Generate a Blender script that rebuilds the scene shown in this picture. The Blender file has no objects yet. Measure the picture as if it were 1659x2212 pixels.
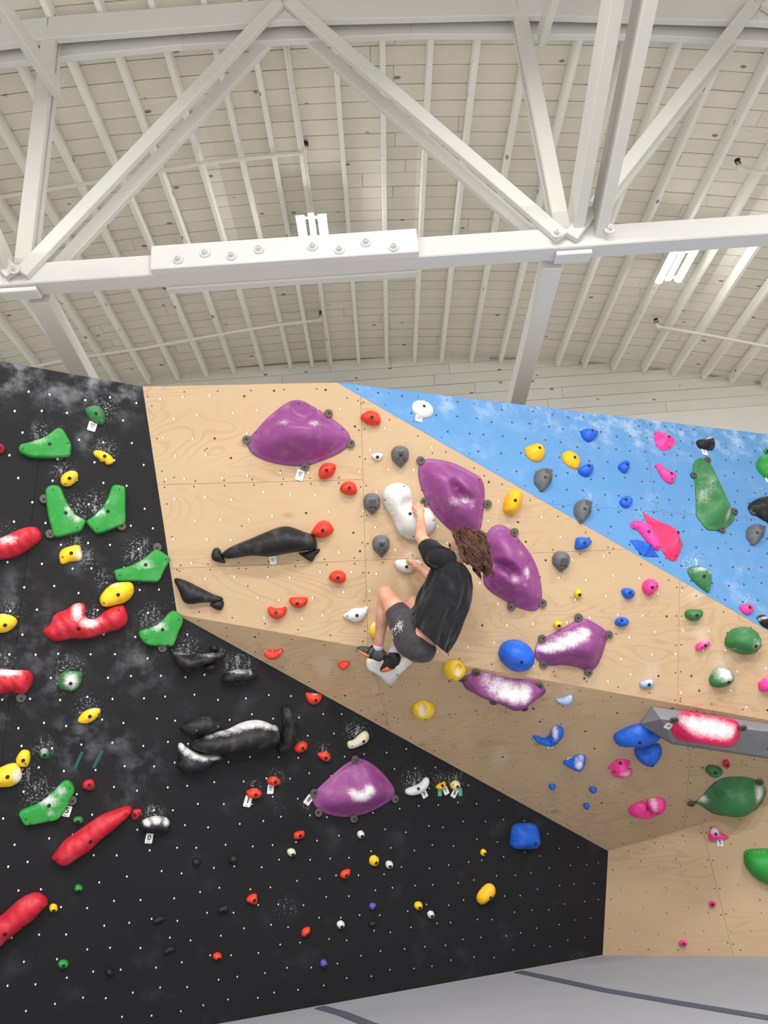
import bpy, bmesh, math, random
import numpy as np
from mathutils import Vector, Matrix
from mathutils.geometry import delaunay_2d_cdt
random.seed(7); np.random.seed(7)
SC = bpy.context.scene
COL = SC.collection

# ------------------------------------------------------------------ camera
W, H, F = 1659, 2212, 1640.0
PITCH, ROLL, YAW, CAMH = math.radians(20.8), math.radians(4.5), math.radians(1.0), 1.37
fwd = Vector((math.sin(YAW)*math.cos(PITCH), math.cos(YAW)*math.cos(PITCH), math.sin(PITCH)))
rgt0 = Vector((math.cos(YAW), -math.sin(YAW), 0)); up0 = rgt0.cross(fwd)
rgt = rgt0*math.cos(ROLL) - up0*math.sin(ROLL)
upv = rgt0*math.sin(ROLL) + up0*math.cos(ROLL)
CAM = Vector((0, 0, CAMH))
cd = bpy.data.cameras.new('camera'); cam = bpy.data.objects.new('camera', cd); COL.objects.link(cam)
cam.matrix_world = Matrix((( rgt.x, upv.x, -fwd.x, CAM.x), (rgt.y, upv.y, -fwd.y, CAM.y), (rgt.z, upv.z, -fwd.z, CAM.z), (0, 0, 0, 1)))
cd.sensor_fit = 'VERTICAL'; cd.sensor_height = 24.0; cd.lens = 24.0*F/H; cd.clip_end = 200
SC.camera = cam

# ------------------------------------------------------------------ light
SC.view_settings.view_transform = 'Standard'; SC.view_settings.look = 'None'
SC.view_settings.gamma = 1.0; SC.view_settings.use_curve_mapping = False
SC.view_settings.exposure = -0.12
world = bpy.data.worlds.new('World'); SC.world = world; world.use_nodes = True
bg = world.node_tree.nodes['Background']
bg.inputs[0].default_value = (1.0, 0.985, 0.96, 1); bg.inputs[1].default_value = 0.72
def area(name, loc, power, size=(1.4, 0.7)):      # the hall's other high-bay lamps, behind the viewer
    l = bpy.data.lights.new(name, 'AREA'); l.energy = power; l.shape = 'RECTANGLE'; l.size, l.size_y = size
    l.color = (1.0, 0.975, 0.94)
    o = bpy.data.objects.new(name, l); COL.objects.link(o); o.location = loc; return o
for (x, y, p) in ((-3.2, 0.6, 215), (0.8, 0.2, 290), (4.6, 0.6, 300), (-3.4, -4.0, 560), (0.8, -4.2, 560), (4.8, -4.0, 600)):
    area('high_bay_lamp', (x, y, 7.0), p)

# ------------------------------------------------------------------ helpers
def ray(x, y):
    return (fwd*F + rgt*(x-W/2) - upv*(y-H/2)).normalized()
def hit_plane(px, n, k):
    d = ray(*px); return CAM + d*((k - n.dot(CAM))/n.dot(d))
def hit_y(px, Y): return hit_plane(px, Vector((0, 1, 0)), Y)
def hit_x(px, X): return hit_plane(px, Vector((1, 0, 0)), X)
def hit_z(px, Z): return hit_plane(px, Vector((0, 0, 1)), Z)

def s2l(c):
    c = c/255.0
    return c/12.92 if c <= 0.04045 else ((c+0.055)/1.055)**2.4
def rgb(r, g, b): return (s2l(r), s2l(g), s2l(b), 1.0)

def obj(name, me, mat=None, parent=None, **props):
    o = bpy.data.objects.new(name, me); COL.objects.link(o)
    if mat is not None and me is not None and not me.materials: me.materials.append(mat)
    if parent is not None: o.parent = parent
    for k, v in props.items(): o[k] = v
    return o
def tag(o, label, cat, group=None):
    o['label'] = label; o['category'] = cat
    if group: o['group'] = group
    return o
def mesh(name, verts, faces, smooth=False):
    me = bpy.data.meshes.new(name); me.from_pydata([tuple(v) for v in verts], [], faces); me.update()
    if smooth:
        me.polygons.foreach_set('use_smooth', [True]*len(me.polygons))
    return me
def recalc(me):
    bm = bmesh.new(); bm.from_mesh(me); bmesh.ops.recalc_face_normals(bm, faces=bm.faces); bm.to_mesh(me); bm.free(); return me
BOXF = [(0,1,2,3),(7,6,5,4),(0,4,5,1),(1,5,6,2),(2,6,7,3),(3,7,4,0)]
def box_pts(c, ax, ay, az):
    return [c-ax-ay-az, c-ax+ay-az, c+ax+ay-az, c+ax-ay-az, c-ax-ay+az, c-ax+ay+az, c+ax+ay+az, c+ax-ay+az]
def beam_mesh(name, p0, p1, w, h, side, bev=0.006):
    """timber from p0 to p1; w = thickness along `side`, h = depth across it"""
    p0, p1, side = Vector(p0), Vector(p1), Vector(side)
    d = (p1-p0); L = d.length; d.normalize()
    s = (side - d*side.dot(d)).normalized(); u = d.cross(s)
    me = mesh(name, box_pts((p0+p1)/2, s*w/2, u*h/2, d*L/2), BOXF)
    bm = bmesh.new(); bm.from_mesh(me)
    bmesh.ops.recalc_face_normals(bm, faces=bm.faces)
    bmesh.ops.bevel(bm, geom=list(bm.edges), offset=bev, segments=1, affect='EDGES')
    bm.to_mesh(me); bm.free(); return me
def frame_from(d):
    d = Vector(d).normalized(); a = Vector((0, 0, 1)) if abs(d.z) < 0.9 else Vector((1, 0, 0))
    s = d.cross(a).normalized(); return s, d.cross(s)
def tube_geo(pts, rad, seg=8, cap=True, squash=None):
    """round tube through pts with a radius for each; returns verts, faces"""
    pts = [Vector(p) for p in pts]; n = len(pts)
    if not hasattr(rad, '__len__'): rad = [rad]*n
    V, Fc = [], []; s = None
    for i, p in enumerate(pts):
        d = (pts[min(i+1, n-1)] - pts[max(i-1, 0)]).normalized()
        if s is None: s, t = frame_from(d)
        else:
            s = (s - d*s.dot(d)).normalized(); t = d.cross(s)
        for k in range(seg):
            a = 2*math.pi*k/seg; V.append(p + (s*math.cos(a) + t*math.sin(a))*rad[i])
    for i in range(n-1):
        for k in range(seg):
            a, b = i*seg+k, i*seg+(k+1) % seg; Fc.append((a, b, b+seg, a+seg))
    if cap:
        V.append(pts[0]); V.append(pts[-1]); e0, e1 = len(V)-2, len(V)-1
        for k in range(seg):
            Fc.append((e0, (k+1) % seg, k)); Fc.append((e1, (n-1)*seg+k, (n-1)*seg+(k+1) % seg))
    return V, Fc
def join_geo(parts):
    V, Fc = [], []
    for v, f in parts:
        o = len(V); V += list(v); Fc += [tuple(i+o for i in q) for q in f]
    return V, Fc

# ------------------------------------------------------------------ materials
class NT:
    def __init__(s, name, rough=0.6, spec=0.5):
        m = bpy.data.materials.new(name); m.use_nodes = True; s.m = m; s.t = m.node_tree; s.N = s.t.nodes
        s.b = s.N['Principled BSDF']; s.b.inputs['Roughness'].default_value = rough
        s.b.inputs['Specular IOR Level'].default_value = spec
    def n(s, ty, **kw):
        x = s.N.new(ty)
        for k, v in kw.items(): setattr(x, k, v)
        return x
    def l(s, a, b): s.t.links.new(a, b)
    def coord(s, scale=(1, 1, 1), loc=(0, 0, 0)):
        tc = s.n('ShaderNodeTexCoord'); mp = s.n('ShaderNodeMapping'); mp.inputs['Scale'].default_value = scale
        mp.inputs['Location'].default_value = loc
        s.l(tc.outputs['Object'], mp.inputs['Vector']); return mp.outputs[0]
    def noise(s, v, scale, detail=3, rough=0.55, dist=0.0):
        x = s.n('ShaderNodeTexNoise'); x.inputs['Scale'].default_value = scale; x.inputs['Detail'].default_value = detail
        x.inputs['Roughness'].default_value = rough; x.inputs['Distortion'].default_value = dist
        s.l(v, x.inputs['Vector']); return x.outputs['Fac']
    def voro(s, v, scale, feat='F1'):
        x = s.n('ShaderNodeTexVoronoi'); x.inputs['Scale'].default_value = scale; x.feature = feat
        s.l(v, x.inputs['Vector']); return x.outputs['Distance']
    def math(s, op, a, b=None, c=None):
        x = s.n('ShaderNodeMath', operation=op)
        for i, q in enumerate((a, b, c)):
            if q is None: continue
            if isinstance(q, (int, float)): x.inputs[i].default_value = q
            else: s.l(q, x.inputs[i])
        return x.outputs[0]
    def step(s, v, lo, hi, a=0.0, b=1.0):
        x = s.n('ShaderNodeMapRange', interpolation_type='SMOOTHSTEP'); s.l(v, x.inputs['Value'])
        x.inputs['From Min'].default_value = lo; x.inputs['From Max'].default_value = hi
        x.inputs['To Min'].default_value = a; x.inputs['To Max'].default_value = b
        return x.outputs[0]
    def mix(s, f, a, b, mode='MIX'):
        x = s.n('ShaderNodeMix', data_type='RGBA', blend_type=mode)
        if isinstance(f, (int, float)): x.inputs[0].default_value = f
        else: s.l(f, x.inputs[0])
        for i, q in ((6, a), (7, b)):
            if isinstance(q, tuple): x.inputs[i].default_value = q
            else: s.l(q, x.inputs[i])
        return x.outputs[2]
    def bump(s, h, strength=0.3, dist=0.01):
        x = s.n('ShaderNodeBump'); x.inputs['Strength'].default_value = strength; x.inputs['Distance'].default_value = dist
        s.l(h, x.inputs['Height']); s.l(x.outputs[0], s.b.inputs['Normal'])
    def color(s, c):
        if isinstance(c, tuple): s.b.inputs['Base Color'].default_value = c
        else: s.l(c, s.b.inputs['Base Color'])
    def attr(s, name):
        x = s.n('ShaderNodeAttribute', attribute_name=name); return x.outputs['Fac']

def m_plain(name, c, rough=0.6, var=0.08, scale=14, bump=0.0, metal=0.0, spec=0.5):
    t = NT(name, rough, spec); v = t.coord(); n = t.noise(v, scale, 4)
    d = tuple(x*(1-var*1.6) for x in c[:3]) + (1,); u = tuple(min(1, x*(1+var)) for x in c[:3]) + (1,)
    t.color(t.mix(n, d, u)); t.b.inputs['Metallic'].default_value = metal
    if bump: t.bump(t.noise(v, scale*6, 3), bump, 0.004)
    return t.m
def m_hold(name, c, rough=0.55, ridged=False):
    """polyurethane hold with powdery chalk where the chalk attribute says so"""
    t = NT(name, rough, 0.35); v = t.coord()
    n = t.noise(v, 9, 3)
    d = tuple(x*0.86 for x in c[:3]) + (1,); u = tuple(min(1, x*1.06) for x in c[:3]) + (1,)
    base = t.mix(n, d, u)
    ch = t.attr('chalk')
    grit = t.noise(v, 55, 5, 0.7); blot = t.noise(v, 12, 3)
    k = t.math('ADD', ch, t.math('MULTIPLY', t.math('SUBTRACT', grit, 0.5), 0.9))
    k = t.math('ADD', k, t.math('MULTIPLY', t.math('SUBTRACT', blot, 0.5), 0.3))
    k = t.math('MULTIPLY', t.step(k, 0.18, 0.95, 0.0, 0.9), t.step(ch, 0.0, 0.12))
    dust = t.math('MULTIPLY', t.step(blot, 0.45, 0.8), 0.07)
    k = t.math('MAXIMUM', k, dust)
    t.color(t.mix(k, base, rgb(236, 234, 236)))
    t.l(t.step(k, 0.0, 0.8, rough, 0.95), t.b.inputs['Roughness'])
    t.bump(t.noise(v, 260, 2), 0.12, 0.002)
    return t.m
def m_ply(name, tint=(201, 174, 140)):
    """birch plywood: flame grain contours, long fibres, a few knots, chalk dust"""
    t = NT(name, 0.55, 0.3); c = rgb(*tint)
    oi = t.n('ShaderNodeObjectInfo')
    tc = t.n('ShaderNodeTexCoord'); mp = t.n('ShaderNodeMapping'); mp.inputs['Scale'].default_value = (0.55, 2.2, 1)
    cmb = t.n('ShaderNodeCombineXYZ'); t.l(t.math('MULTIPLY', oi.outputs['Random'], 37.0), cmb.inputs[0]); t.l(t.math('MULTIPLY', oi.outputs['Random'], 91.0), cmb.inputs[2])
    va = t.n('ShaderNodeVectorMath', operation='ADD'); t.l(tc.outputs['Object'], va.inputs[0]); t.l(cmb.outputs[0], va.inputs[1])
    t.l(va.outputs[0], mp.inputs['Vector']); v = mp.outputs[0]
    field = t.noise(v, 1.15, 2.5, 0.5, 0.35)
    rings = t.math('SINE', t.math('MULTIPLY', field, 150.0))
    line = t.step(rings, 0.2, 1.0)
    where = t.step(t.noise(v, 0.8, 2), 0.40, 0.62)
    line = t.math('MULTIPLY', line, where)
    mp2 = t.n('ShaderNodeMapping'); mp2.inputs['Scale'].default_value = (1.2, 26, 1); t.l(va.outputs[0], mp2.inputs['Vector'])
    fib = t.noise(mp2.outputs[0], 3.0, 4, 0.6)
    big = t.noise(v, 0.9, 3)
    lo = tuple(x*0.86 for x in c[:3]) + (1,); hi = tuple(min(1, x*1.07) for x in c[:3]) + (1,)
    col = t.mix(big, lo, hi)
    col = t.mix(t.math('MULTIPLY', fib, 0.30), col, rgb(184, 154, 120))
    col = t.mix(t.math('MULTIPLY', line, 0.30), col, rgb(168, 132, 96))
    mp3 = t.n('ShaderNodeMapping'); mp3.inputs['Scale'].default_value = (0.9, 1.4, 1); t.l(va.outputs[0], mp3.inputs['Vector'])
    kn = t.voro(mp3.outputs[0], 2.3); kmask = t.step(kn, 0.02, 0.14, 1.0, 0.0)
    kmask = t.math('MULTIPLY', kmask, t.step(t.noise(v, 5.0, 4), 0.42, 0.6))
    col = t.mix(t.math('MULTIPLY', kmask, 0.65), col, rgb(148, 110, 74))
    ch = t.attr('chalk'); g = t.noise(t.coord(), 40, 4, 0.7)
    k = t.step(t.math('ADD', ch, t.math('MULTIPLY', t.math('SUBTRACT', g, 0.5), 0.8)), 0.2, 1.1, 0.0, 0.34)
    k = t.math('MULTIPLY', k, t.step(ch, 0.0, 0.4))
    t.color(t.mix(k, col, rgb(240, 236, 232)))
    t.bump(fib, 0.05, 0.002)
    return t.m
def m_paintwall(name, c, worn, chalkc=(226, 228, 234), dust=0.12):
    """painted plywood with powder marks, scuffs and chalk specks"""
    t = NT(name, 0.7, 0.25); v = t.coord()
    n = t.noise(v, 1.6, 4); col = t.mix(n, c, worn)
    ch = t.attr('chalk'); sm = t.attr('smear')
    st = t.n('ShaderNodeMapping'); st.inputs['Scale'].default_value = (26, 9, 1); st.inputs['Rotation'].default_value = (0, 0, 0.5)
    t.l(t.coord(), st.inputs['Vector'])
    speck = t.noise(v, 70, 3, 0.65); streak = t.noise(st.outputs[0], 1.0, 4, 0.6)
    k = t.math('MULTIPLY', t.step(t.math('ADD', speck, t.math('MULTIPLY', ch, 0.06)), 0.60, 0.70), t.step(ch, 0.1, 1.0, 0.0, 0.85))
    k2 = t.math('MULTIPLY', t.step(streak, 0.52, 0.74), t.step(ch, 0.25, 1.0, 0.0, 0.55))
    k = t.math('MAXIMUM', k, k2)
    cloud = t.noise(v, 7, 5, 0.6)
    k3 = t.math('MULTIPLY', t.step(cloud, 0.42, 0.75), t.math('MULTIPLY', sm, 0.55))
    k = t.math('MAXIMUM', k, k3)
    k = t.math('MAXIMUM', k, t.math('MULTIPLY', t.step(t.noise(v, 3.3, 5), 0.55, 0.8), dust))
    t.color(t.mix(k, col, rgb(*chalkc)))
    return t.m
def m_whitewood(name, c=(232, 229, 219), long_axis=0, scale=1.0, knots=True, wear=0.5):
    """timber under old white paint: grain, knots, scuffs"""
    t = NT(name, 0.75, 0.2); a = [22*scale]*3; a[long_axis] = 1.4*scale
    oi = t.n('ShaderNodeObjectInfo'); tc = t.n('ShaderNodeTexCoord')
    cmb = t.n('ShaderNodeCombineXYZ')
    for i, f in enumerate((31.0, 17.0, 53.0)): t.l(t.math('MULTIPLY', oi.outputs['Random'], f), cmb.inputs[i])
    va = t.n('ShaderNodeVectorMath', operation='ADD'); t.l(tc.outputs['Object'], va.inputs[0]); t.l(cmb.outputs[0], va.inputs[1])
    mp = t.n('ShaderNodeMapping'); mp.inputs['Scale'].default_value = tuple(a); t.l(va.outputs[0], mp.inputs['Vector'])
    g = t.noise(mp.outputs[0], 1.0, 5, 0.65); big = t.noise(va.outputs[0], 1.3, 3)
    base = rgb(*c); lo = tuple(x*0.88 for x in base[:3]) + (1,)
    col = t.mix(big, lo, base)
    tone = t.math('MULTIPLY', t.math('SUBTRACT', oi.outputs['Random'], 0.35), 0.16)
    col = t.mix(t.math('MAXIMUM', tone, 0.0), col, rgb(176, 168, 150))
    crack = t.step(g, 0.64, 0.74)
    patch = t.math('MULTIPLY', crack, t.step(t.noise(va.outputs[0], 2.1, 3), 0.5, 0.68))
    col = t.mix(t.math('MULTIPLY', patch, wear), col, rgb(120, 112, 100))
    if knots:
        m3 = t.n('ShaderNodeMapping'); s3 = [4.2]*3; s3[long_axis] = 2.4; m3.inputs['Scale'].default_value = tuple(s3); t.l(va.outputs[0], m3.inputs['Vector'])
        kn = t.step(t.math('ADD', t.voro(m3.outputs[0], 1.0), t.math('MULTIPLY', t.noise(va.outputs[0], 30, 2), 0.05)), 0.09, 0.13, 1.0, 0.0)
        col = t.mix(t.math('MULTIPLY', kn, 0.75), col, rgb(84, 76, 66))
    t.color(col); t.bump(g, 0.12, 0.004)
    return t.m

M = {}
M['purple'] = m_hold('purple_resin', rgb(142, 70, 134), 0.40)
M['purple_dk'] = m_hold('small_purple_resin', rgb(98, 84, 178), 0.5)
M['yellow'] = m_hold('yellow_resin', rgb(246, 205, 40), 0.5)
M['amber'] = m_hold('amber_resin', rgb(246, 186, 30), 0.5)
M['green'] = m_hold('bright_green_resin', rgb(44, 150, 62), 0.5)
M['dkgreen'] = m_hold('dark_green_resin', rgb(58, 124, 72), 0.5)
M['red'] = m_hold('red_resin', rgb(196, 34, 52), 0.5)
M['orange'] = m_hold('orange_red_resin', rgb(226, 62, 40), 0.5)
M['blue'] = m_hold('blue_resin', rgb(30, 100, 214), 0.48)
M['paleblue'] = m_hold('pale_blue_resin', rgb(150, 178, 214), 0.6)
M['pink'] = m_hold('pink_resin', rgb(246, 62, 156), 0.42)
M['rose'] = m_hold('rose_resin', rgb(238, 40, 104), 0.45)
M['black'] = m_hold('black_resin', rgb(30, 30, 32), 0.55)
M['grey'] = m_hold('grey_resin', rgb(104, 106, 110), 0.5)
M['white'] = m_hold('white_resin', rgb(226, 226, 224), 0.45)
M['cream'] = m_hold('cream_resin', rgb(226, 220, 196), 0.5)
M['greyvol'] = m_hold('grey_textured_plywood', rgb(132, 134, 140), 0.8)
M['ply'] = m_ply('birch_plywood')
M['blackwall'] = m_paintwall('black_painted_plywood', rgb(26, 26, 28), rgb(34, 34, 37), (190, 194, 204), 0.04)
M['bluewall'] = m_paintwall('blue_painted_plywood', rgb(90, 140, 192), rgb(97, 149, 201), (236, 240, 246), 0.10)
M['edge'] = m_plain('brown_backing_board', rgb(96, 70, 48), 0.9)  # brown backing board, visible in the narrow joints between plywood sheets
M['blackedge'] = m_plain('black_backing_board', rgb(18, 18, 20), 0.9)
M['blueedge'] = m_plain('blue_backing_board', rgb(52, 92, 132), 0.9)
M['nutwhite'] = m_plain('zinc_tee_nut', rgb(236, 236, 232), 0.5, 0.02)
M['nutdark'] = m_plain('tee_nut_hole', rgb(72, 58, 46), 0.8, 0.05)
M['bolt'] = m_plain('black_bolt', rgb(26, 25, 25), 0.5, 0.1)
M['washer'] = m_plain('worn_steel_washer', rgb(98, 92, 88), 0.55, 0.25, 60, 0.1, 0.35)
M['tagwhite'] = m_plain('white_tag_plastic', rgb(238, 238, 238), 0.5, 0.03)
M['print'] = m_plain('black_print', rgb(24, 24, 26), 0.7, 0.02)
M['greyprint'] = m_plain('grey_print', rgb(120, 120, 122), 0.7, 0.02)
M['teal'] = m_plain('teal_tape', rgb(38, 92, 92), 0.8, 0.4, 120)
M['reflect'] = m_plain('green_reflective_tape', rgb(92, 196, 150), 0.4, 0.4, 120)
M['roofboard'] = m_whitewood('white_painted_roof_boards', (240, 236, 224), 0)
M['joist'] = m_whitewood('white_painted_joists', (247, 246, 240), 1, 1.0, True, 0.35)
M['truss'] = m_whitewood('white_painted_truss_timber', (222, 221, 220), 0, 0.7, False, 0.35)
M['trussd'] = m_whitewood('white_painted_web_timber', (220, 219, 214), 2, 0.7, False, 0.4)
M['siding'] = m_whitewood('white_painted_siding', (236, 234, 226), 0, 1.0, True, 0.3)
M['plaster'] = m_plain('white_plaster', rgb(238, 234, 228), 0.9, 0.03, 3)
M['gap'] = m_plain('dark_board_gap', rgb(58, 52, 45), 0.95)
M['metalwhite'] = m_plain('white_painted_pipe', rgb(232, 230, 222), 0.5, 0.04)
M['brass'] = m_plain('dark_brass', rgb(70, 60, 48), 0.4, 0.1, 30, 0, 0.6)
M['lampbody'] = m_plain('white_lamp_housing', rgb(220, 220, 220), 0.5, 0.03)
E_ = NT('lamp_tube_light'); E_.b.inputs['Emission Color'].default_value = (1, 0.98, 0.95, 1); E_.b.inputs['Emission Strength'].default_value = 170.0
M['tube'] = E_.m

# ------------------------------------------------------------------ the climbing wall's planes
def plane3(a, b, c):
    n = (b-a).cross(c-a).normalized()
    if n.dot(CAM-a) < 0: n = -n
    return n, n.dot(a)
P0, B0, F1 = hit_z((1302, 2063), 0), hit_z((470, 2212), 0), hit_z((1659, 2066), 0)
Q0 = CAM + ray(1314, 1838)*7.53
PL = {}
PL['B'] = plane3(P0, B0, Q0)                     # black wall
PL['L'] = plane3(P0, F1, Q0)                     # low wood wall at the right
S0 = hit_plane((383, 1327), *PL['B']); K0 = hit_plane((1659, 1739), *PL['L'])
PL['O'] = plane3(Q0, S0, K0)                     # steep overhang
T0 = hit_plane((1659, 1556), *PL['O']); A0 = hit_plane((308, 835), *PL['B'])
PL['U'] = plane3(S0, T0, A0)                     # upper wood wall
Z1 = hit_plane((728, 826), *PL['U']); Z2 = hit_plane((1659, 1362), *PL['U'])
PL['Z'] = plane3(Z1, Z2, hit_z((1659, 938), Z1.z))   # blue wall, level top edge
class Wall: pass
WL = {}
def mkwall(key, ref):
    w = Wall(); w.n, w.k = PL[key]; w.u = Vector((0, 0, 1)).cross(w.n).normalized(); w.v = w.n.cross(w.u)
    w.o = hit_plane(ref, w.n, w.k)
    w.Mx = Matrix(((w.u.x, w.v.x, w.n.x, w.o.x), (w.u.y, w.v.y, w.n.y, w.o.y), (w.u.z, w.v.z, w.n.z, w.o.z), (0, 0, 0, 1)))
    WL[key] = w; return w
def uv(w, px):
    p = hit_plane(px, w.n, w.k) - w.o; return (p.dot(w.u), p.dot(w.v))
mkwall('B', (400, 1500)); mkwall('L', (1500, 1900)); mkwall('O', (1000, 1550)); mkwall('U', (800, 1200)); mkwall('Z', (1300, 1050))

def seg_dist(P, poly):
    """distance of points P (n,2) to the closed polygon and an inside mask"""
    A = np.asarray(poly); Bv = np.roll(A, -1, 0); D = Bv-A
    best = np.full(len(P), 1e9); ins = np.zeros(len(P), bool)
    for a, b, d in zip(A, Bv, D):
        L2 = d@d
        if L2 < 1e-16: continue
        t = np.clip(((P-a)@d)/L2, 0, 1); q = P-(a+t[:, None]*d)
        best = np.minimum(best, np.hypot(q[:, 0], q[:, 1]))
        c = (a[1] > P[:, 1]) != (b[1] > P[:, 1])
        if abs(d[1]) > 1e-12:
            ins ^= c & (P[:, 0] < (P[:, 1]-a[1])/d[1]*d[0]+a[0])
    return best, ins
def cdt(bound, inner):
    vs = [Vector(p) for p in bound] + [Vector(p) for p in inner]
    r = delaunay_2d_cdt(vs, [], [list(range(len(bound)))], 1, 1e-7)
    return [(v.x, v.y) for v in r[0]], [tuple(f) for f in r[2]], r[3]
def densify(poly, s):
    out = []
    for i, a in enumerate(poly):
        b = poly[(i+1) % len(poly)]; n = max(1, int(math.hypot(b[0]-a[0], b[1]-a[1])/s))
        out += [(a[0]+(b[0]-a[0])*k/n, a[1]+(b[1]-a[1])*k/n) for k in range(n)]
    return out
def area2(poly): return sum(a[0]*b[1]-b[0]*a[1] for a, b in zip(poly, poly[1:]+poly[:1]))/2
def inset(poly, g):
    if area2(poly) < 0: poly = poly[::-1]
    n = len(poly); out = []
    for i in range(n):
        a, b, c = Vector(poly[i-1]), Vector(poly[i]), Vector(poly[(i+1) % n])
        d1, d2 = (b-a).normalized(), (c-b).normalized()
        n1, n2 = Vector((-d1.y, d1.x)), Vector((-d2.y, d2.x))
        m = (n1+n2); m = m/max(0.2, m.dot(n1)) if m.length > 1e-6 else n1
        out.append((b.x+m.x*g, b.y+m.y*g))
    return out
def split(poly, p, q):
    """cut a polygon by the line p-q -> (left, right)"""
    d = (q[0]-p[0], q[1]-p[1]); s = lambda a: d[0]*(a[1]-p[1])-d[1]*(a[0]-p[0])
    L, R = [], []
    for i, a in enumerate(poly):
        b = poly[(i+1) % len(poly)]; sa, sb = s(a), s(b)
        (L if sa >= 0 else R).append(a)
        if sa*sb < 0:
            t = sa/(sa-sb); c = (a[0]+(b[0]-a[0])*t, a[1]+(b[1]-a[1])*t); L.append(c); R.append(c)
    return L, R
def chalk_at(w, P, blobs):
    """sum of soft spots (px x, px y, radius px, amount) at plane points P"""
    out = np.zeros(len(P))
    for (x, y, r, a) in blobs:
        c = np.array(uv(w, (x, y))); e = np.array(uv(w, (x+r, y))); f_ = np.array(uv(w, (x, y+r)))
        B = np.column_stack((e-c, f_-c)); q = (np.linalg.inv(B)@(P-c).T)
        out = np.maximum(out, a*np.exp(-(q**2).sum(0)*1.2))
    return out
def set_attr(me, name, vals):
    at = me.attributes.new(name, 'FLOAT', 'POINT'); at.data.foreach_set('value', np.asarray(vals, dtype=np.float32))

# chalk marks on the wall faces: soft spots (x, y, radius, amount) in the wall's own surface
WCHALK = {
 'B': [(88, 935, 34, .9), (225, 885, 36, 1), (228, 970, 34, .95), (135, 1015, 36, .9), (165, 1100, 40, .95), (205, 1090, 40, .9), (20, 1150, 34, .6), (160, 1175, 34, .8),
       (185, 1205, 32, .9), (300, 1190, 46, .9), (225, 1255, 36, .8), (200, 1325, 26, .9), (325, 1335, 40, .95), (20, 1315, 40, .8), (10, 1430, 40, .8), (150, 1450, 46, 1), (130, 1480, 30, .8),
       (190, 1530, 40, .9), (95, 1615, 30, 1), (55, 1670, 30, .9), (85, 1715, 50, .95), (330, 1765, 36, 1), (405, 1400, 40, .9), (470, 1410, 20, .8), (515, 1440, 40, 1), (300, 1255, 30, .5),
       (550, 1700, 22, .9), (595, 1680, 24, .9), (650, 1605, 24, .6), (700, 1620, 26, .7), (770, 1580, 32, 1), (895, 1685, 34, 1), (950, 1685, 24, 1), (985, 1685, 24, 1), (680, 1495, 18, .7), (605, 1745, 30, .5), (620, 1960, 40, .55), (660, 1740, 14, .8), (380, 1300, 22, .6)],
 'Z': [(925, 865, 14, .5), (880, 880, 10, .7), (1270, 1075, 24, .8), (1385, 1110, 24, .8), (1495, 1215, 32, 1), (1560, 1130, 20, .7), (1610, 1295, 22, 1), (1645, 1320, 16, 1), (1600, 970, 20, .7), (1640, 1060, 26, .7), (1260, 1010, 16, .5), (1180, 1010, 16, .6), (1560, 1035, 14, .6), (930, 930, 10, .7)],
 'U': [(1380, 1180, 26, .5), (1410, 1450, 28, .7), (1500, 1285, 30, .7), (1515, 1370, 26, .8), (1560, 1430, 28, .7), (1340, 1290, 24, .5), (1645, 1440, 24, .6), (885, 1195, 24, .8), (770, 1300, 20, .3), (1500, 1480, 30, .5), (640, 1285, 20, .4)],
 'O': [(880, 1415, 34, .5), (700, 1440, 40, .6), (1230, 1485, 30, .6), (1180, 1490, 18, .6), (1080, 1635, 34, .7), (1330, 1695, 30, .6), (1280, 1708, 20, .5), (1180, 1590, 22, .5), (1515, 1685, 22, .5), (745, 1395, 40, .5), (1270, 1535, 26, .4)],
 'L': [(1560, 1800, 22, .6)]}
WSMEAR = {
 'B': [(40, 800, 60, 1), (130, 820, 60, .9), (200, 835, 60, .9), (260, 845, 50, 1), (130, 870, 40, .6), (185, 955, 20, .8), (170, 1200, 40, .4), (90, 1390, 90, .35), (300, 1420, 70, .4), (170, 1600, 60, .55), (250, 1600, 30, .5), (270, 1720, 40, .3), (40, 1270, 40, .4), (20, 1530, 40, .6), (120, 1500, 60, .25), (300, 1650, 60, .25)],
 'Z': [(790, 840, 30, .5), (960, 862, 40, .6), (1070, 875, 50, .7), (1180, 890, 50, .9), (1290, 905, 60, 1), (1390, 920, 60, 1), (1480, 930, 50, .9), (1580, 940, 60, .9), (1640, 945, 40, .9), (1030, 960, 60, .25), (1600, 1260, 60, .4)],
 'U': [], 'O': [], 'L': []}
SEAMS = {   # cut lines through the sheets (px a, px b, condition on the sheet's middle)
 'B': [((107, 808), (44, 1320), None)],
 'U': [((779, 852), (795, 1400), None), ((1468, 1255), (1464, 1517), None), ((342, 1047), (785, 1036), lambda c: c[0] < 780), ((373, 1228), (1342, 1187), lambda c: c[1] > 1060 and c[0] < 1400)],
 'Z': [((1277, 1095), (1659, 1123), None), ((1385, 903), (1420, 1105), lambda c: c[1] < 1090)],
 'O': [((797, 1400), (841, 1573), None), ((1500, 1525), (1479, 1778), None), ((845, 1558), (1240, 1520), lambda c: 800 < c[0] < 1480)],
 'L': [((1517, 1787), (1584, 2062), None)]}
POLY = {
 'B': [(-300, 726), (308, 835), (383, 1327), (1314, 1838), (1302, 2063), (-300, 2350)],
 'U': [(308, 835), (728, 826), (1900, 1501), (1900, 1599), (383, 1327)],
 'O': [(383, 1327), (1900, 1599), (1900, 1669), (1314, 1838)],
 'L': [(1314, 1838), (1900, 1669), (1900, 2068), (1302, 2063)],
 'Z': [(728, 826), (1900, 967), (1900, 1501)]}
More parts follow.
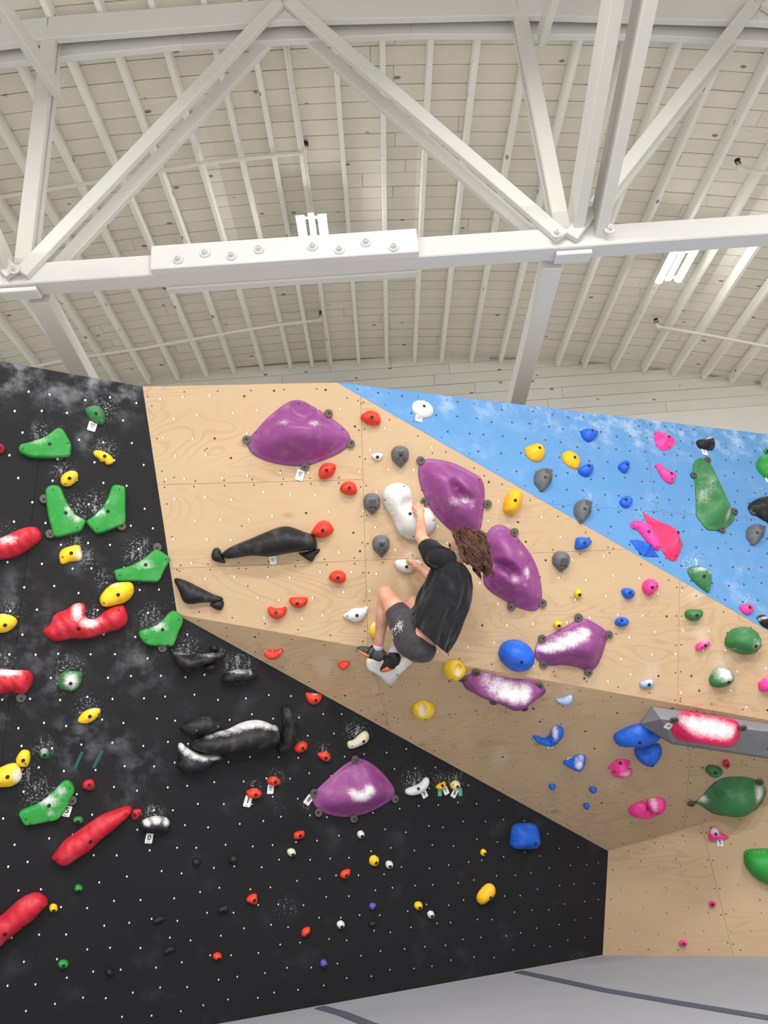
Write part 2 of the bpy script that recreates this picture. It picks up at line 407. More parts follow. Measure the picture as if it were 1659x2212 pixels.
def centroid(p): return (sum(a[0] for a in p)/len(p), sum(a[1] for a in p)/len(p))
def build_wall(key, name, mat, backmat, spacing, label, pitch, nutstyle):
    w = WL[key]; P = [uv(w, p) for p in POLY[key]]
    if area2(P) < 0: P = P[::-1]
    n = len(P)      # the backing frame behind the sheets
    bk = inset(P, 0.004)
    me = mesh(name, [(a, b, -0.021) for a, b in bk] + [(a, b, -0.10) for a, b in bk], [tuple(range(n)), tuple(range(2*n-1, n-1, -1))] + [(i, i+n, (i+1) % n+n, (i+1) % n) for i in range(n)])
    recalc(me)
    root = obj(name, me, backmat, kind='structure'); root.matrix_world = w.Mx; w.root = root
    root['label'] = label
    sheets = [POLY[key]]
    for a, b, cond in SEAMS[key]:
        nxt = []
        for s in sheets:
            if cond is None or cond(centroid(s)):
                L, R = split(s, a, b)
                nxt += [x for x in (L, R) if len(x) > 2]
            else: nxt.append(s)
        sheets = nxt
    for s in sheets:
        q = inset([uv(w, p) for p in s], 0.0009)
        bd = densify(q, spacing*1.5)
        xs = np.array(q); g = np.stack(np.meshgrid(np.arange(xs[:, 0].min(), xs[:, 0].max(), spacing), np.arange(xs[:, 1].min(), xs[:, 1].max(), spacing)), -1).reshape(-1, 2)
        d, ins = seg_dist(g, q); g = g[ins & (d > spacing*0.5)]
        V, Fc, org = cdt(bd, g)
        nb = len(V); A = np.array(V)
        V3 = [(a, b, 0.0) for a, b in V] + [(a, b, -0.018) for a, b in bd]
        m_ = len(bd); first = {}
        for i, o_ in enumerate(org):
            for j in o_:
                if j < m_: first[j] = i
        side = [(first[j], nb+j, nb+(j+1) % m_, first[(j+1) % m_]) for j in range(m_) if j in first and (j+1) % m_ in first]
        me = mesh('panel', V3, Fc+side); recalc(me)
        ch = np.zeros(len(V3)); ch[:nb] = chalk_at(w, A, WCHALK[key]); set_attr(me, 'chalk', ch)
        sm = np.zeros(len(V3)); sm[:nb] = chalk_at(w, A, WSMEAR[key]); set_attr(me, 'smear', sm)
        obj('panel', me, mat, root)
    # tee-nuts: little pressed-in discs in a loose staggered grid
    xs = np.array(P); rng = np.random.RandomState(abs(hash(name)) % 1000 if False else len(name)*7)
    g = []; row = 0; y = xs[:, 1].min()
    while y < xs[:, 1].max():
        x = xs[:, 0].min() + (row % 2)*pitch[0]/2
        while x < xs[:, 0].max():
            g.append((x+rng.uniform(-.2, .2)*pitch[0], y+rng.uniform(-.16, .16)*pitch[1])); x += pitch[0]
        y += pitch[1]; row += 1
    g = np.array(g); d, ins = seg_dist(g, P); g = g[ins & (d > 0.05)]
    def discs(name, pts, r0, z, mat, seg=8, ry=1.0, off=(0, 0), rad_at=None):
        V, Fc = [], []
        for (x, y) in pts:
            o_ = len(V); r = r0*(rad_at(x, y) if rad_at else 1.0); x += off[0]; y += off[1]
            V += [(x+r*math.cos(2*math.pi*k/seg), y+r*ry*math.sin(2*math.pi*k/seg), z) for k in range(seg)]
            V += [(x+r*1.15*math.cos(2*math.pi*k/seg), y+r*ry*1.15*math.sin(2*math.pi*k/seg), -0.001) for k in range(seg)]
            Fc.append(tuple(range(o_, o_+seg))); Fc += [(o_+k, o_+seg+k, o_+seg+(k+1) % seg, o_+(k+1) % seg) for k in range(seg)]
        me = mesh(name, V, Fc); obj(name, me, mat, root, kind='stuff')
    if nutstyle == 'white':
        lo_, hi_ = xs[:, 0].min(), xs[:, 0].max(); vl, vh = xs[:, 1].min(), xs[:, 1].max()
        discs('tee_nuts', g, 0.0068, 0.0012, M['nutwhite'], ry=1.25, rad_at=lambda x, y: 1.0-0.42*min(1, max(0, (x-lo_)/(hi_-lo_)*1.1-0.2))-0.18*(1-(y-vl)/(vh-vl)))
    elif nutstyle == 'wood':
        pick = rng.rand(len(g)) < 0.88
        discs('tee_nut_rims', g, 0.0086, 0.0008, M['nutdark'])
        small_ = key in ('L', 'O')
        discs('tee_nuts', g[pick], 0.0050 if small_ else 0.0072, 0.0018, M['nutwhite'], ry=1.2, off=(-0.002, -0.001))
    else:
        discs('tee_nuts', g, 0.0085, 0.0010, M['nutdark'])
    # screw heads along the seams
    if nutstyle != 'white':
        sc = []
        for a, b, cond in SEAMS[key]:
            ua, ub = Vector(uv(w, a)), Vector(uv(w, b)); dd = ub-ua; L = dd.length; dd.normalize(); nn = Vector((-dd.y, dd.x))
            k = 0.05
            while k < L:
                for sgn in (-1, 1):
                    p = ua+dd*(k+rng.uniform(-.01, .01))+nn*sgn*0.02; sc.append((p.x, p.y))
                k += 0.21
        for i in range(n):
            ua, ub = Vector(P[i]), Vector(P[(i+1) % n]); dd = ub-ua; L = dd.length; dd.normalize(); nn = Vector((-dd.y, dd.x)); k = 0.15
            while k < L-0.1:
                p = ua+dd*k+nn*0.045; sc.append((p.x, p.y)); k += 0.24
        for _ in range(int(len(g)*0.12)):
            p = g[rng.randint(len(g))]; sc.append((p[0]+rng.uniform(-.1, .1), p[1]+rng.uniform(-.1, .1)))
        sc = np.array(sc); d, ins = seg_dist(sc, P); sc = sc[ins & (d > 0.012)]
        discs('screw_heads', sc, 0.0056, 0.0008, M['nutdark'], 6)
build_wall('B', 'wall_left', M['blackwall'], M['blackedge'], 0.028, 'black painted climbing wall dotted with white bolt holes', (0.178, 0.150), 'white')
build_wall('U', 'wall_center', M['ply'], M['edge'], 0.045, 'upper climbing wall of pale birch plywood', (0.205, 0.150), 'wood')
build_wall('O', 'wall_overhang', M['ply'], M['edge'], 0.045, 'steep plywood overhang in shade below the upper wall', (0.19, 0.17), 'wood')
build_wall('L', 'wall_lower_right', M['ply'], M['edge'], 0.06, 'low plywood climbing wall standing on the mat', (0.19, 0.17), 'wood')
build_wall('Z', 'wall_right', M['bluewall'], M['blueedge'], 0.04, 'sky blue painted climbing wall along the top right', (0.165, 0.150), 'dark')

# ------------------------------------------------------------------ floor and crash mat
fl = mesh('floor', [(-8, -9, -0.36), (9.4, -9, -0.36), (9.4, 10.6, -0.36), (-8, 10.6, -0.36)], [(0, 1, 2, 3)])
obj('floor', fl, m_plain('pale_hall_floor', rgb(212, 208, 202), 0.7), kind='structure')
t = NT('grey_mat_vinyl', 0.8, 0.2); v = t.coord(); n1 = t.noise(v, 90, 4, 0.7); n2 = t.noise(v, 1.4, 4)
t.color(t.mix(t.math('MULTIPLY', n1, 0.5), t.mix(n2, rgb(158, 160, 168), rgb(172, 174, 182)), rgb(142, 144, 154)))
wv = t.noise(t.coord((0.8, 1.2, 1)), 1.3, 2, 0.45, 0.5); t.bump(t.math('ADD', wv, t.math('MULTIPLY', n1, 0.02)), 0.35, 0.06)
M['mat'] = t.m
bl = (B0-P0).normalized(); rl = (F1-P0).normalized()
def out(p, d, s): return p + d*s
nB = Vector((WL['B'].n.x, WL['B'].n.y, 0)).normalized()*0.002; nL = Vector((WL['L'].n.x, WL['L'].n.y, 0)).normalized()*0.002
mp_ = [P0+nB+nL, P0+bl*7.6+nB, Vector((-7.4, 1.8, 0)), Vector((9.3, 1.8, 0)), P0+rl*7+nL]
mp_ = [Vector((p.x, p.y, 0)) for p in mp_]
me = mesh('crash_mat', [(p.x, p.y, -0.002) for p in mp_]+[(p.x, p.y, -0.36) for p in mp_], [(0, 1, 2, 3, 4), (9, 8, 7, 6, 5)]+[(i, i+5, (i+1) % 5+5, (i+1) % 5) for i in range(5)]); recalc(me)
mat_o = tag(obj('crash_mat', me, M['mat']), 'grey crash mat covering the floor below the climbing walls', 'crash mat')
M['strip'] = m_plain('dark_blue_grey_strip', rgb(84, 88, 104), 0.85, 0.1, 40)
def strip(pxs, wd):
    pts = [hit_z(p, 0) for p in pxs]; V = []; Fc = []
    for i, p in enumerate(pts):
        d = (pts[min(i+1, len(pts)-1)]-pts[max(i-1, 0)]).normalized(); s = Vector((-d.y, d.x, 0))*wd/2
        V += [p-s+Vector((0, 0, .004)), p+s+Vector((0, 0, .004)), p-s-Vector((0, 0, .001)), p+s-Vector((0, 0, .001))]
    for i in range(len(pts)-1):
        a = i*4; Fc += [(a, a+1, a+5, a+4), (a, a+4, a+6, a+2), (a+1, a+3, a+7, a+5)]
    obj('seam_strip', recalc(mesh('seam_strip', V, Fc)), M['strip'], mat_o)
strip([(1119, 2099), (1180, 2112), (1304, 2139), (1449, 2164), (1659, 2199), (1800, 2222)], 0.085)
strip([(690, 2176), (740, 2190), (795, 2212), (840, 2228)], 0.085)

# ------------------------------------------------------------------ the roof
YT, YB = 4.6, 10.6
def zj(x): return 7.98 - 0.0183*(x+0.9)**2          # underside of the joists
JD = 0.16
X0, X1 = -8.0, 9.4
def arc_strip(x0, x1, y0, y1, dz0, dz1, n):
    V, Fc = [], []
    for i in range(n+1):
        x = x0+(x1-x0)*i/n; z = zj(x)+JD
        V += [(x, y0, z+dz0), (x, y1, z+dz0), (x, y1, z+dz1), (x, y0, z+dz1)]
    for i in range(n):
        a = i*4; Fc += [(a, a+4, a+5, a+1), (a+1, a+5, a+6, a+2), (a+2, a+6, a+7, a+3), (a+3, a+7, a+4, a)]
    e = n*4; Fc += [(0, 1, 2, 3), (e+3, e+2, e+1, e)]
    return V, Fc
V, Fc = arc_strip(X0, X1, -3, YB+0.3, 0.024, 0.06, 40)
ceil = obj('ceiling', recalc(mesh('ceiling', V, Fc)), M['gap'], kind='structure'); ceil['label'] = 'white boarded barrel roof on closely spaced joists'
rng = random.Random(3); y = 2.9; k = 0
while y < YB+0.1:
    wd = rng.uniform(0.17, 0.215); q0 = rng.uniform(3.6, 5.6); cuts = [X0, X0+q0, X0+q0+rng.uniform(3.4, 4.6), X0+q0+rng.uniform(7.4, 8.4), X1]
    for a, b in zip(cuts, cuts[1:]):
        if b-a < 0.3: continue
        V, Fc = arc_strip(a+0.002, b-0.002, y+0.005, y+wd-0.005, rng.uniform(-0.003, 0.004), 0.022, max(2, int((b-a)/0.5)))
        obj('roof_plank', recalc(mesh('roof_plank', V, Fc)), M['roofboard'], ceil)
    y += wd
jx = [-3.87, -3.41, -2.94, -2.48, -2.04, -1.59, -1.14, -.78, -.48, -.03, .42, .87, 1.31, 1.78, 2.24, 2.70, 3.15, 3.58, 4.03, 4.5, 4.96, 5.43, 5.85, 6.33, 6.8, 7.26, 7.7, 8.2, -4.33, -4.79, -5.25, -5.7, -6.16, -6.6, -7.1, -7.5]
for x in jx:
    tw = rng.uniform(-0.012, 0.012)
    me = beam_mesh('joist', (x, 0.2, zj(x)+JD/2), (x+tw, YB, zj(x)+JD/2), 0.052, JD-0.004, (1, 0, 0), 0.004)
    obj('joist', me, M['joist'], ceil)

# back wall of painted boards with a stepped top under the joists, plaster below
xs_ = [X0+(X1-X0)*i/30 for i in range(31)]; n_ = 62
pf = [(x, zj(x)+JD) for x in xs_]+[(x, -0.36) for x in reversed(xs_)]
bw = recalc(mesh('wall_back', [(x, YB+0.11, z_) for x, z_ in pf]+[(x, YB+0.22, z_) for x, z_ in pf], [tuple(range(n_)), tuple(range(2*n_-1, n_-1, -1))]+[(i, i+n_, (i+1) % n_+n_, (i+1) % n_) for i in range(n_)]))
wb = obj('wall_back', bw, M['plaster'], kind='structure'); wb['label'] = 'white boarded end wall behind the climbing walls'
zpl = hit_y((1659, 872), YB).z
z = zpl+0.005
while z < 8.2:
    hgt = rng.uniform(0.185, 0.2)
    rt = math.sqrt(max(0, (7.98+0.14-z-hgt*0.25)/0.0183)); xa, xb = max(X0, -0.9-rt), min(X1, -0.9+rt)
    if xb-xa < 0.5: break
    q0 = (xb-xa)/4; cuts = [xa]+[xa+q0*(i+rng.uniform(-.3, .3)) for i in (1, 2, 3)]+[xb]
    for a, b in zip(cuts, cuts[1:]):
        if b-a < 0.2: continue
        me = beam_mesh('siding_board', (a+.002, YB+0.08+rng.uniform(0, .008), z+hgt/2), (b-.002, YB+0.08+rng.uniform(0, .008), z+hgt/2), 0.05, hgt-0.006, (0, 1, 0), 0.003)
        obj('siding_board', me, M['siding'], wb)
    z += hgt
me = recalc(mesh('plaster_face', box_pts(Vector((0.5, YB+0.075, (zpl-0.36)/2)), Vector((9.4, 0, 0)), Vector((0, 0.03, 0)), Vector((0, 0, (zpl+0.36)/2-0.002))), BOXF))
obj('plaster_face', me, M['plaster'], wb)

# timber truss
def thing(name, label, cat, loc, group=None):
    o = bpy.data.objects.new(name, None); COL.objects.link(o); o.location = loc; tag(o, label, cat, group); return o
ZC = 5.12; CH = 0.185; CW = 0.15
XA, XAP, XB = hit_y((42, 600), YT).x, hit_y((610, 5), YT).x, hit_y((1222, 520), YT).x
BAY = (XB-XA)/2
def local(o, root): o.location = -Vector(root.location); return o
def timber(root, name, p0, p1, w, h, side, mat, bev=0.006):
    me = beam_mesh(name, Vector(p0)-root.location, Vector(p1)-root.location, w, h, side, bev); return obj(name, me, mat, root)
tr = thing('roof_truss', 'white timber roof truss with bolted splice crossing above the climbing wall', 'truss', (XAP, YT, ZC))
yf, yb_ = YT-0.03, YT+CW+0.03
timber(tr, 'bottom_chord', (-8, YT+CW/2, ZC+CH/2), (9.4, YT+CW/2, ZC+CH/2), CW, CH, (0, 1, 0), M['truss'], 0.008)
sx0, sx1 = hit_y((330, 600), YT).x, hit_y((905, 560), YT).x
timber(tr, 'splice_plank', (sx0, YT-0.036, ZC+CH/2+0.006), (sx1, YT-0.036, ZC+CH/2+0.006), 0.07, CH+0.03, (0, 1, 0), M['truss'])
timber(tr, 'splice_plank', (sx0+0.06, YT+CW+0.036, ZC+CH/2-0.004), (sx1, YT+CW+0.036, ZC+CH/2-0.004), 0.07, CH+0.02, (0, 1, 0), M['truss'])
def bolt_mesh():
    V, Fc = [], []
    def ringcyl(r0, z0, r1, z1, seg):
        o_ = len(V)
        V.extend([(r0*math.cos(2*math.pi*k/seg), z0, r0*math.sin(2*math.pi*k/seg)) for k in range(seg)])
        V.extend([(r1*math.cos(2*math.pi*k/seg), z1, r1*math.sin(2*math.pi*k/seg)) for k in range(seg)])
        Fc.extend([(o_+k, o_+(k+1) % seg, o_+seg+(k+1) % seg, o_+seg+k) for k in range(seg)]); Fc.append(tuple(o_+seg+k for k in range(seg)))
    ringcyl(0.040, 0.0, 0.038, -0.010, 16); ringcyl(0.026, -0.010, 0.025, -0.016, 16); ringcyl(0.021, -0.016, 0.020, -0.038, 6); ringcyl(0.010, -0.038, 0.009, -0.052, 8)
    return recalc(mesh('truss_bolt', V, Fc))
BM_ = bolt_mesh()
def tbolt(px, Y, root=None):
    p = hit_y(px, Y); o = obj('truss_bolt', BM_, M['truss'], root or tr); o.location = p-(root or tr).location; return o
for px in ((385, 561), (443, 547), (500, 553), (559, 539), (675, 533), (733, 540), (790, 524), (850, 534)): tbolt(px, YT-0.073)
# top chord in two laminated layers, bent in straight lengths
kn = [XAP+BAY*i for i in range(-4, 6)]
for i in range(len(kn)-1):
    a, b = kn[i], kn[i+1]
    if b < X0 or a > X1: continue
    timber(tr, 'top_chord', (a, YT+0.03, zj(a)-0.135), (b, YT+0.03, zj(b)-0.135), 0.06, 0.27, (0, 1, 0), M['truss'])
    m0, m1 = a-BAY*0.45, b-BAY*0.45
    timber(tr, 'top_chord_lamination', (m0, YT+0.15, zj(m0)-0.165), (m1, YT+0.15, zj(m1)-0.165), 0.06, 0.33, (0, 1, 0), M['truss'])
# web: a diagonal plank on either face of the chords, posts at the lower joints
for xl in (XA-2*BAY, XA, XB, XB+2*BAY):
    for sgn in (-1, 1):
        xt = xl+sgn*BAY
        for yy, nm in ((yf, 'web_diagonal'), (yb_, 'web_diagonal')):
            p0 = Vector((xl+sgn*0.03, yy+sgn*0.002, ZC+0.06)); p1 = Vector((xt-sgn*0.045, yy+sgn*0.002, zj(xt)-0.10))
            timber(tr, nm, p0, p1, 0.054, 0.112, (0, 1, 0), M['trussd'])
    for yy in (yf, yb_):
        timber(tr, 'web_post', (xl+0.0, yy+0.061*(1 if yy < YT else -1), ZC+CH), (xl, yy+0.061*(1 if yy < YT else -1), zj(xl)-0.10), 0.054, 0.125, (0, 1, 0), M['trussd'])
for px in ((32, 583), (1201, 505), (1316, 496)): tbolt(px, YT-0.061)
timber(tr, 'joint_block', (XB+0.06, YT+0.03, ZC-0.022), (XB+0.06, YT+0.14, ZC-0.022), 0.27, 0.04, (1, 0, 0), M['truss'])
timber(tr, 'joint_block', (XA-0.02, YT+0.03, ZC-0.022), (XA-0.02, YT+0.14, ZC-0.022), 0.27, 0.04, (1, 0, 0), M['truss'])

# sway braces between the trusses
def sway(x, lab, pts, w=0.06, h=0.15):
    r = thing('sway_brace', lab, 'brace', pts[0][0])
    for p0, p1 in pts: timber(r, 'plank', p0, p1, w, h, (1, 0, 0), M['trussd'])
    return r
YP = YT-6.0
sway(XB, 'pair of grey-white brace planks rising towards the viewer from the right truss joint', [((XB+0.10, YT+0.05, ZC+0.20), (XB+0.14, YP, 7.6)), ((XB+0.27, YT+0.05, ZC+0.16), (XB+0.37, YP, 7.5))], 0.085, 0.22)
sway(XA, 'brace planks rising towards the viewer from the left truss joint', [((XA-0.10, YT+0.1, ZC+0.12), (XA-0.10, YP, 7.5))], 0.07, 0.17)
sway(XA, 'sloping plank hanging from the top chord at the upper left corner', [((XA+0.13, YT+0.0, 7.05), (XA+0.13, YP, 5.3))])
sway(XB, 'short sloping plank beside the top of the right truss post', [((XB+0.13, YT+0.0, 7.3), (XB+0.13, YP, 5.6))])
sway(XB, 'square white brace running from the right truss joint to the back wall', [((XB-0.06, YT+0.235, ZC+0.06), (XB-0.24, YB+0.03, 4.25))], 0.15, 0.15)
sway(XA, 'square white brace running from the left truss joint behind the black wall', [((XA+0.05, YT+0.235, ZC+0.06), (XA+0.05, YB+0.03, 4.25))], 0.15, 0.15)

# sprinkler pipes under the joists
def under(px, dz):
    lo, hi = 3.0, 14.0
    for _ in range(40):
        m = (lo+hi)/2; p = hit_y(px, m)
        if p.z < zj(p.x)-dz: lo = m
        else: hi = m
    return hit_y(px, (lo+hi)/2)
def pipe(pxs, lab, head, flip):
    pts = [under(p, 0.11) for p in pxs]
    ym = sum(p.y for p in pts)/len(pts)
    pts = [hit_y(p, ym) for p in pxs]
    r = thing('sprinkler_pipe', lab, 'sprinkler pipe', pts[0])
    V, Fc = tube_geo([p-pts[0] for p in pts], 0.021, 8); obj('pipe', recalc(mesh('pipe', V, Fc, True)), M['metalwhite'], r)
    e = pts[-1]-pts[0]
    V, Fc = tube_geo([e+Vector((-0.03*flip, 0, 0)), e+Vector((0.01*flip, 0, 0.0)), e+Vector((0.03*flip, 0, 0.02)), e+Vector((0.03*flip, 0, 0.06))], 0.027, 8); obj('elbow', recalc(mesh('elbow', V, Fc, True)), M['metalwhite'], r)
    q = e+Vector((0.03*flip, 0, 0.06))
    g = [tube_geo([q, q+Vector((0, 0, 0.02)), q+Vector((0, 0, 0.03))], [0.018, 0.018, 0.008], 8),
         tube_geo([q+Vector((0.022, 0, 0.015)), q+Vector((0.028, 0, 0.045)), q+Vector((0, 0, 0.07))], 0.006, 6), tube_geo([q+Vector((-0.022, 0, 0.015)), q+Vector((-0.028, 0, 0.045)), q+Vector((0, 0, 0.07))], 0.006, 6),
         tube_geo([q+Vector((0, 0, 0.07)), q+Vector((0, 0, 0.075))], 0.032, 10)]
    V, Fc = join_geo(g); obj('sprinkler_head', recalc(mesh('sprinkler_head', V, Fc)), M['brass'], r)
    return r
pipe([(-60, 436), (70, 415), (260, 385), (440, 352), (560, 340), (655, 329)], 'white sprinkler pipe above the truss beam at the upper left', 1, 1)
pipe([(-60, 815), (80, 790), (150, 775), (310, 752), (500, 718), (600, 702), (690, 691)], 'white sprinkler pipe below the truss beam over the black wall', 1, 1)
pipe([(1760, 768), (1659, 748), (1520, 722), (1425, 706)], 'white sprinkler pipe at the right below the truss beam', 1, -1)
pipe([(1760, 380), (1659, 373), (1605, 366)], 'short white sprinkler pipe at the right edge above the truss beam', 1, -1)
# electric conduit along joists to the lamps
def conduit(pxs, lab, dz=0.02):
    pts = [under(p, dz) for p in pxs]
    V, Fc = tube_geo([p-pts[0] for p in pts], 0.009, 6); o = tag(obj('conduit', recalc(mesh('conduit', V, Fc, True)), M['metalwhite']), lab, 'conduit'); o.location = pts[0]
conduit([(618, 95), (640, 220), (660, 340), (678, 470), (684, 510)], 'thin conduit running along a joist down to the middle lamp')
conduit([(692, 612), (700, 690), (706, 760), (709, 784)], 'thin conduit running along a joist from the beam to the back wall', 0.02)
conduit([(1420, 605), (1385, 670), (1345, 745), (1318, 790)], 'thin conduit running along a joist below the right lamp')

# twin-tube ceiling lamps in view
def lamp(px, lab, dz, rotz):
    p = under(px, dz)
    r = thing('ceiling_lamp', lab, 'lamp', p); r.rotation_euler = (0, 0, rotz)
    me = recalc(mesh('housing', box_pts(Vector((0, 0, 0.045)), Vector((0.035, 0, 0)), Vector((0, 0.31, 0)), Vector((0, 0, 0.018))), BOXF)); obj('housing', me, M['lampbody'], r)
    for s in (-1, 1):
        V, Fc = [], []; n = 8
        for e in (-0.29, 0.29):
            for k in range(n+1):
                a = math.pi*k/n; V.append((s*0.125+0.040*math.cos(a), e, 0.008-0.030*math.sin(a)))
        for k in range(n): Fc.append((k, k+1, n+2+k, n+1+k))
        Fc += [(0, n+1, 2*n+1, n), tuple(range(n, -1, -1)), tuple(range(n+1, 2*n+2))]
        obj('light_tube', recalc(mesh('light_tube', V, Fc)), M['tube'], r)
        me = recalc(mesh('reflector', box_pts(Vector((s*0.125, 0, 0.0165)), Vector((0.050, 0, 0)), Vector((0, 0.30, 0)), Vector((0, 0, 0.006))), BOXF)); obj('reflector', me, M['lampbody'], r)
        for e in (-0.24, 0.24):
            me = recalc(mesh('bracket', box_pts(Vector((s*0.065, e, 0.028)), Vector((0.055, 0, 0)), Vector((0, 0.014, 0)), Vector((0, 0, 0.010))), BOXF)); obj('bracket', me, M['lampbody'], r)
    for e in (-0.22, 0.22):
        V, Fc = tube_geo([(0, e, 0.06), (0, e, dz+0.06)], 0.006, 6); obj('hanger', recalc(mesh('hanger', V, Fc)), M['lampbody'], r)
lamp((677, 505), 'lit twin-tube ceiling lamp just above the truss splice', 0.30, 0.0)
lamp((1462, 576), 'lit twin-tube ceiling lamp below the truss beam at the right', 0.30, 0.0)

# ------------------------------------------------------------------ climbing holds
ORG = {'A': (0, 780, 3.95), 'B': (0, 1130, 3.95), 'C': (0, 1480, 3.95), 'D': (0, 1830, 3.95), 'E': (410, 820, 3.95), 'F': (350, 1120, 3.95), 'G': (360, 1480, 3.95), 'H': (410, 1800, 3.95),
       'I': (770, 830, 3.95), 'J': (1000, 1100, 3.95), 'K': (1239, 880, 3.95), 'L': (1239, 1190, 3.95), 'M': (860, 1400, 3.95), 'N': (1239, 1500, 3.95), 'O': (640, 1560, 3.95), 'P': (740, 1060, 4.608),
       'Q': (829, 1512, 2.0), 'R': (829, 600, 2.0), 'S': (0, 0, 1.0)}
def cv(o, p): a = ORG[o]; return (a[0]+p[0]/a[2], a[1]+p[1]/a[2])
def catmull(P, m=6):
    n = len(P); out = []
    for i in range(n):
        p0, p1, p2, p3 = (np.array(P[(i+j) % n]) for j in (-1, 0, 1, 2))
        for k in range(m):
            t_ = k/m; out.append(0.5*((2*p1)+(-p0+p2)*t_+(2*p0-5*p1+4*p2-p3)*t_*t_+(-p0+3*p1-3*p2+p3)*t_**3))
    return np.array(out)
def resample(P, n):
    Q = np.vstack((P, P[:1])); d = np.r_[0, np.cumsum(np.hypot(*np.diff(Q, axis=0).T))]
    s_ = np.linspace(0, d[-1], n, endpoint=False); return np.column_stack((np.interp(s_, d, Q[:, 0]), np.interp(s_, d, Q[:, 1])))
def disc_mesh(name, r, h, seg=14, hole=True):
    """washer or bolt head: bevelled disc with a sunk socket"""
    V, Fc = [], []; rings = [(r, 0.0), (r, h*0.7), (r*0.9, h)] + ([(r*0.42, h), (r*0.36, h*0.55)] if hole else [])
    for (q, z_) in rings: V += [(q*math.cos(2*math.pi*k/seg), q*math.sin(2*math.pi*k/seg), z_) for k in range(seg)]
    for i in range(len(rings)-1):
        for k in range(seg): Fc.append((i*seg+k, i*seg+(k+1) % seg, (i+1)*seg+(k+1) % seg, (i+1)*seg+k))
    Fc.append(tuple((len(rings)-1)*seg+k for k in range(seg))); Fc.append(tuple(range(seg-1, -1, -1)))
    return recalc(mesh(name, V, Fc))
ME_BOLT = disc_mesh('bolt', 0.0125, 0.004, 12); ME_SCREW = disc_mesh('screw', 0.0052, 0.003, 8, False)
ME_WASH = disc_mesh('washer', 0.031, 0.012, 16, False); ME_WB = disc_mesh('washer_screw', 0.0085, 0.004, 8, False)
PROF = {
 'dome': lambda t_: np.sqrt(np.clip(1-(1-t_)**2, 0, 1)),
 'soft': lambda t_: (t_*t_*(3-2*t_))**0.75,
 'plate': lambda t_: 0.86*np.clip(t_/0.11, 0, 1)**0.55+0.14*t_,
 'roof': lambda t_: t_,
 'mound': lambda t_: 0.09*np.clip(t_/0.04, 0, 1)**0.5+0.91*np.where(t_ > 0.13, np.sin(np.clip((t_-0.13)/0.87, 0, 1)*math.pi/2)**1.05, 0)}
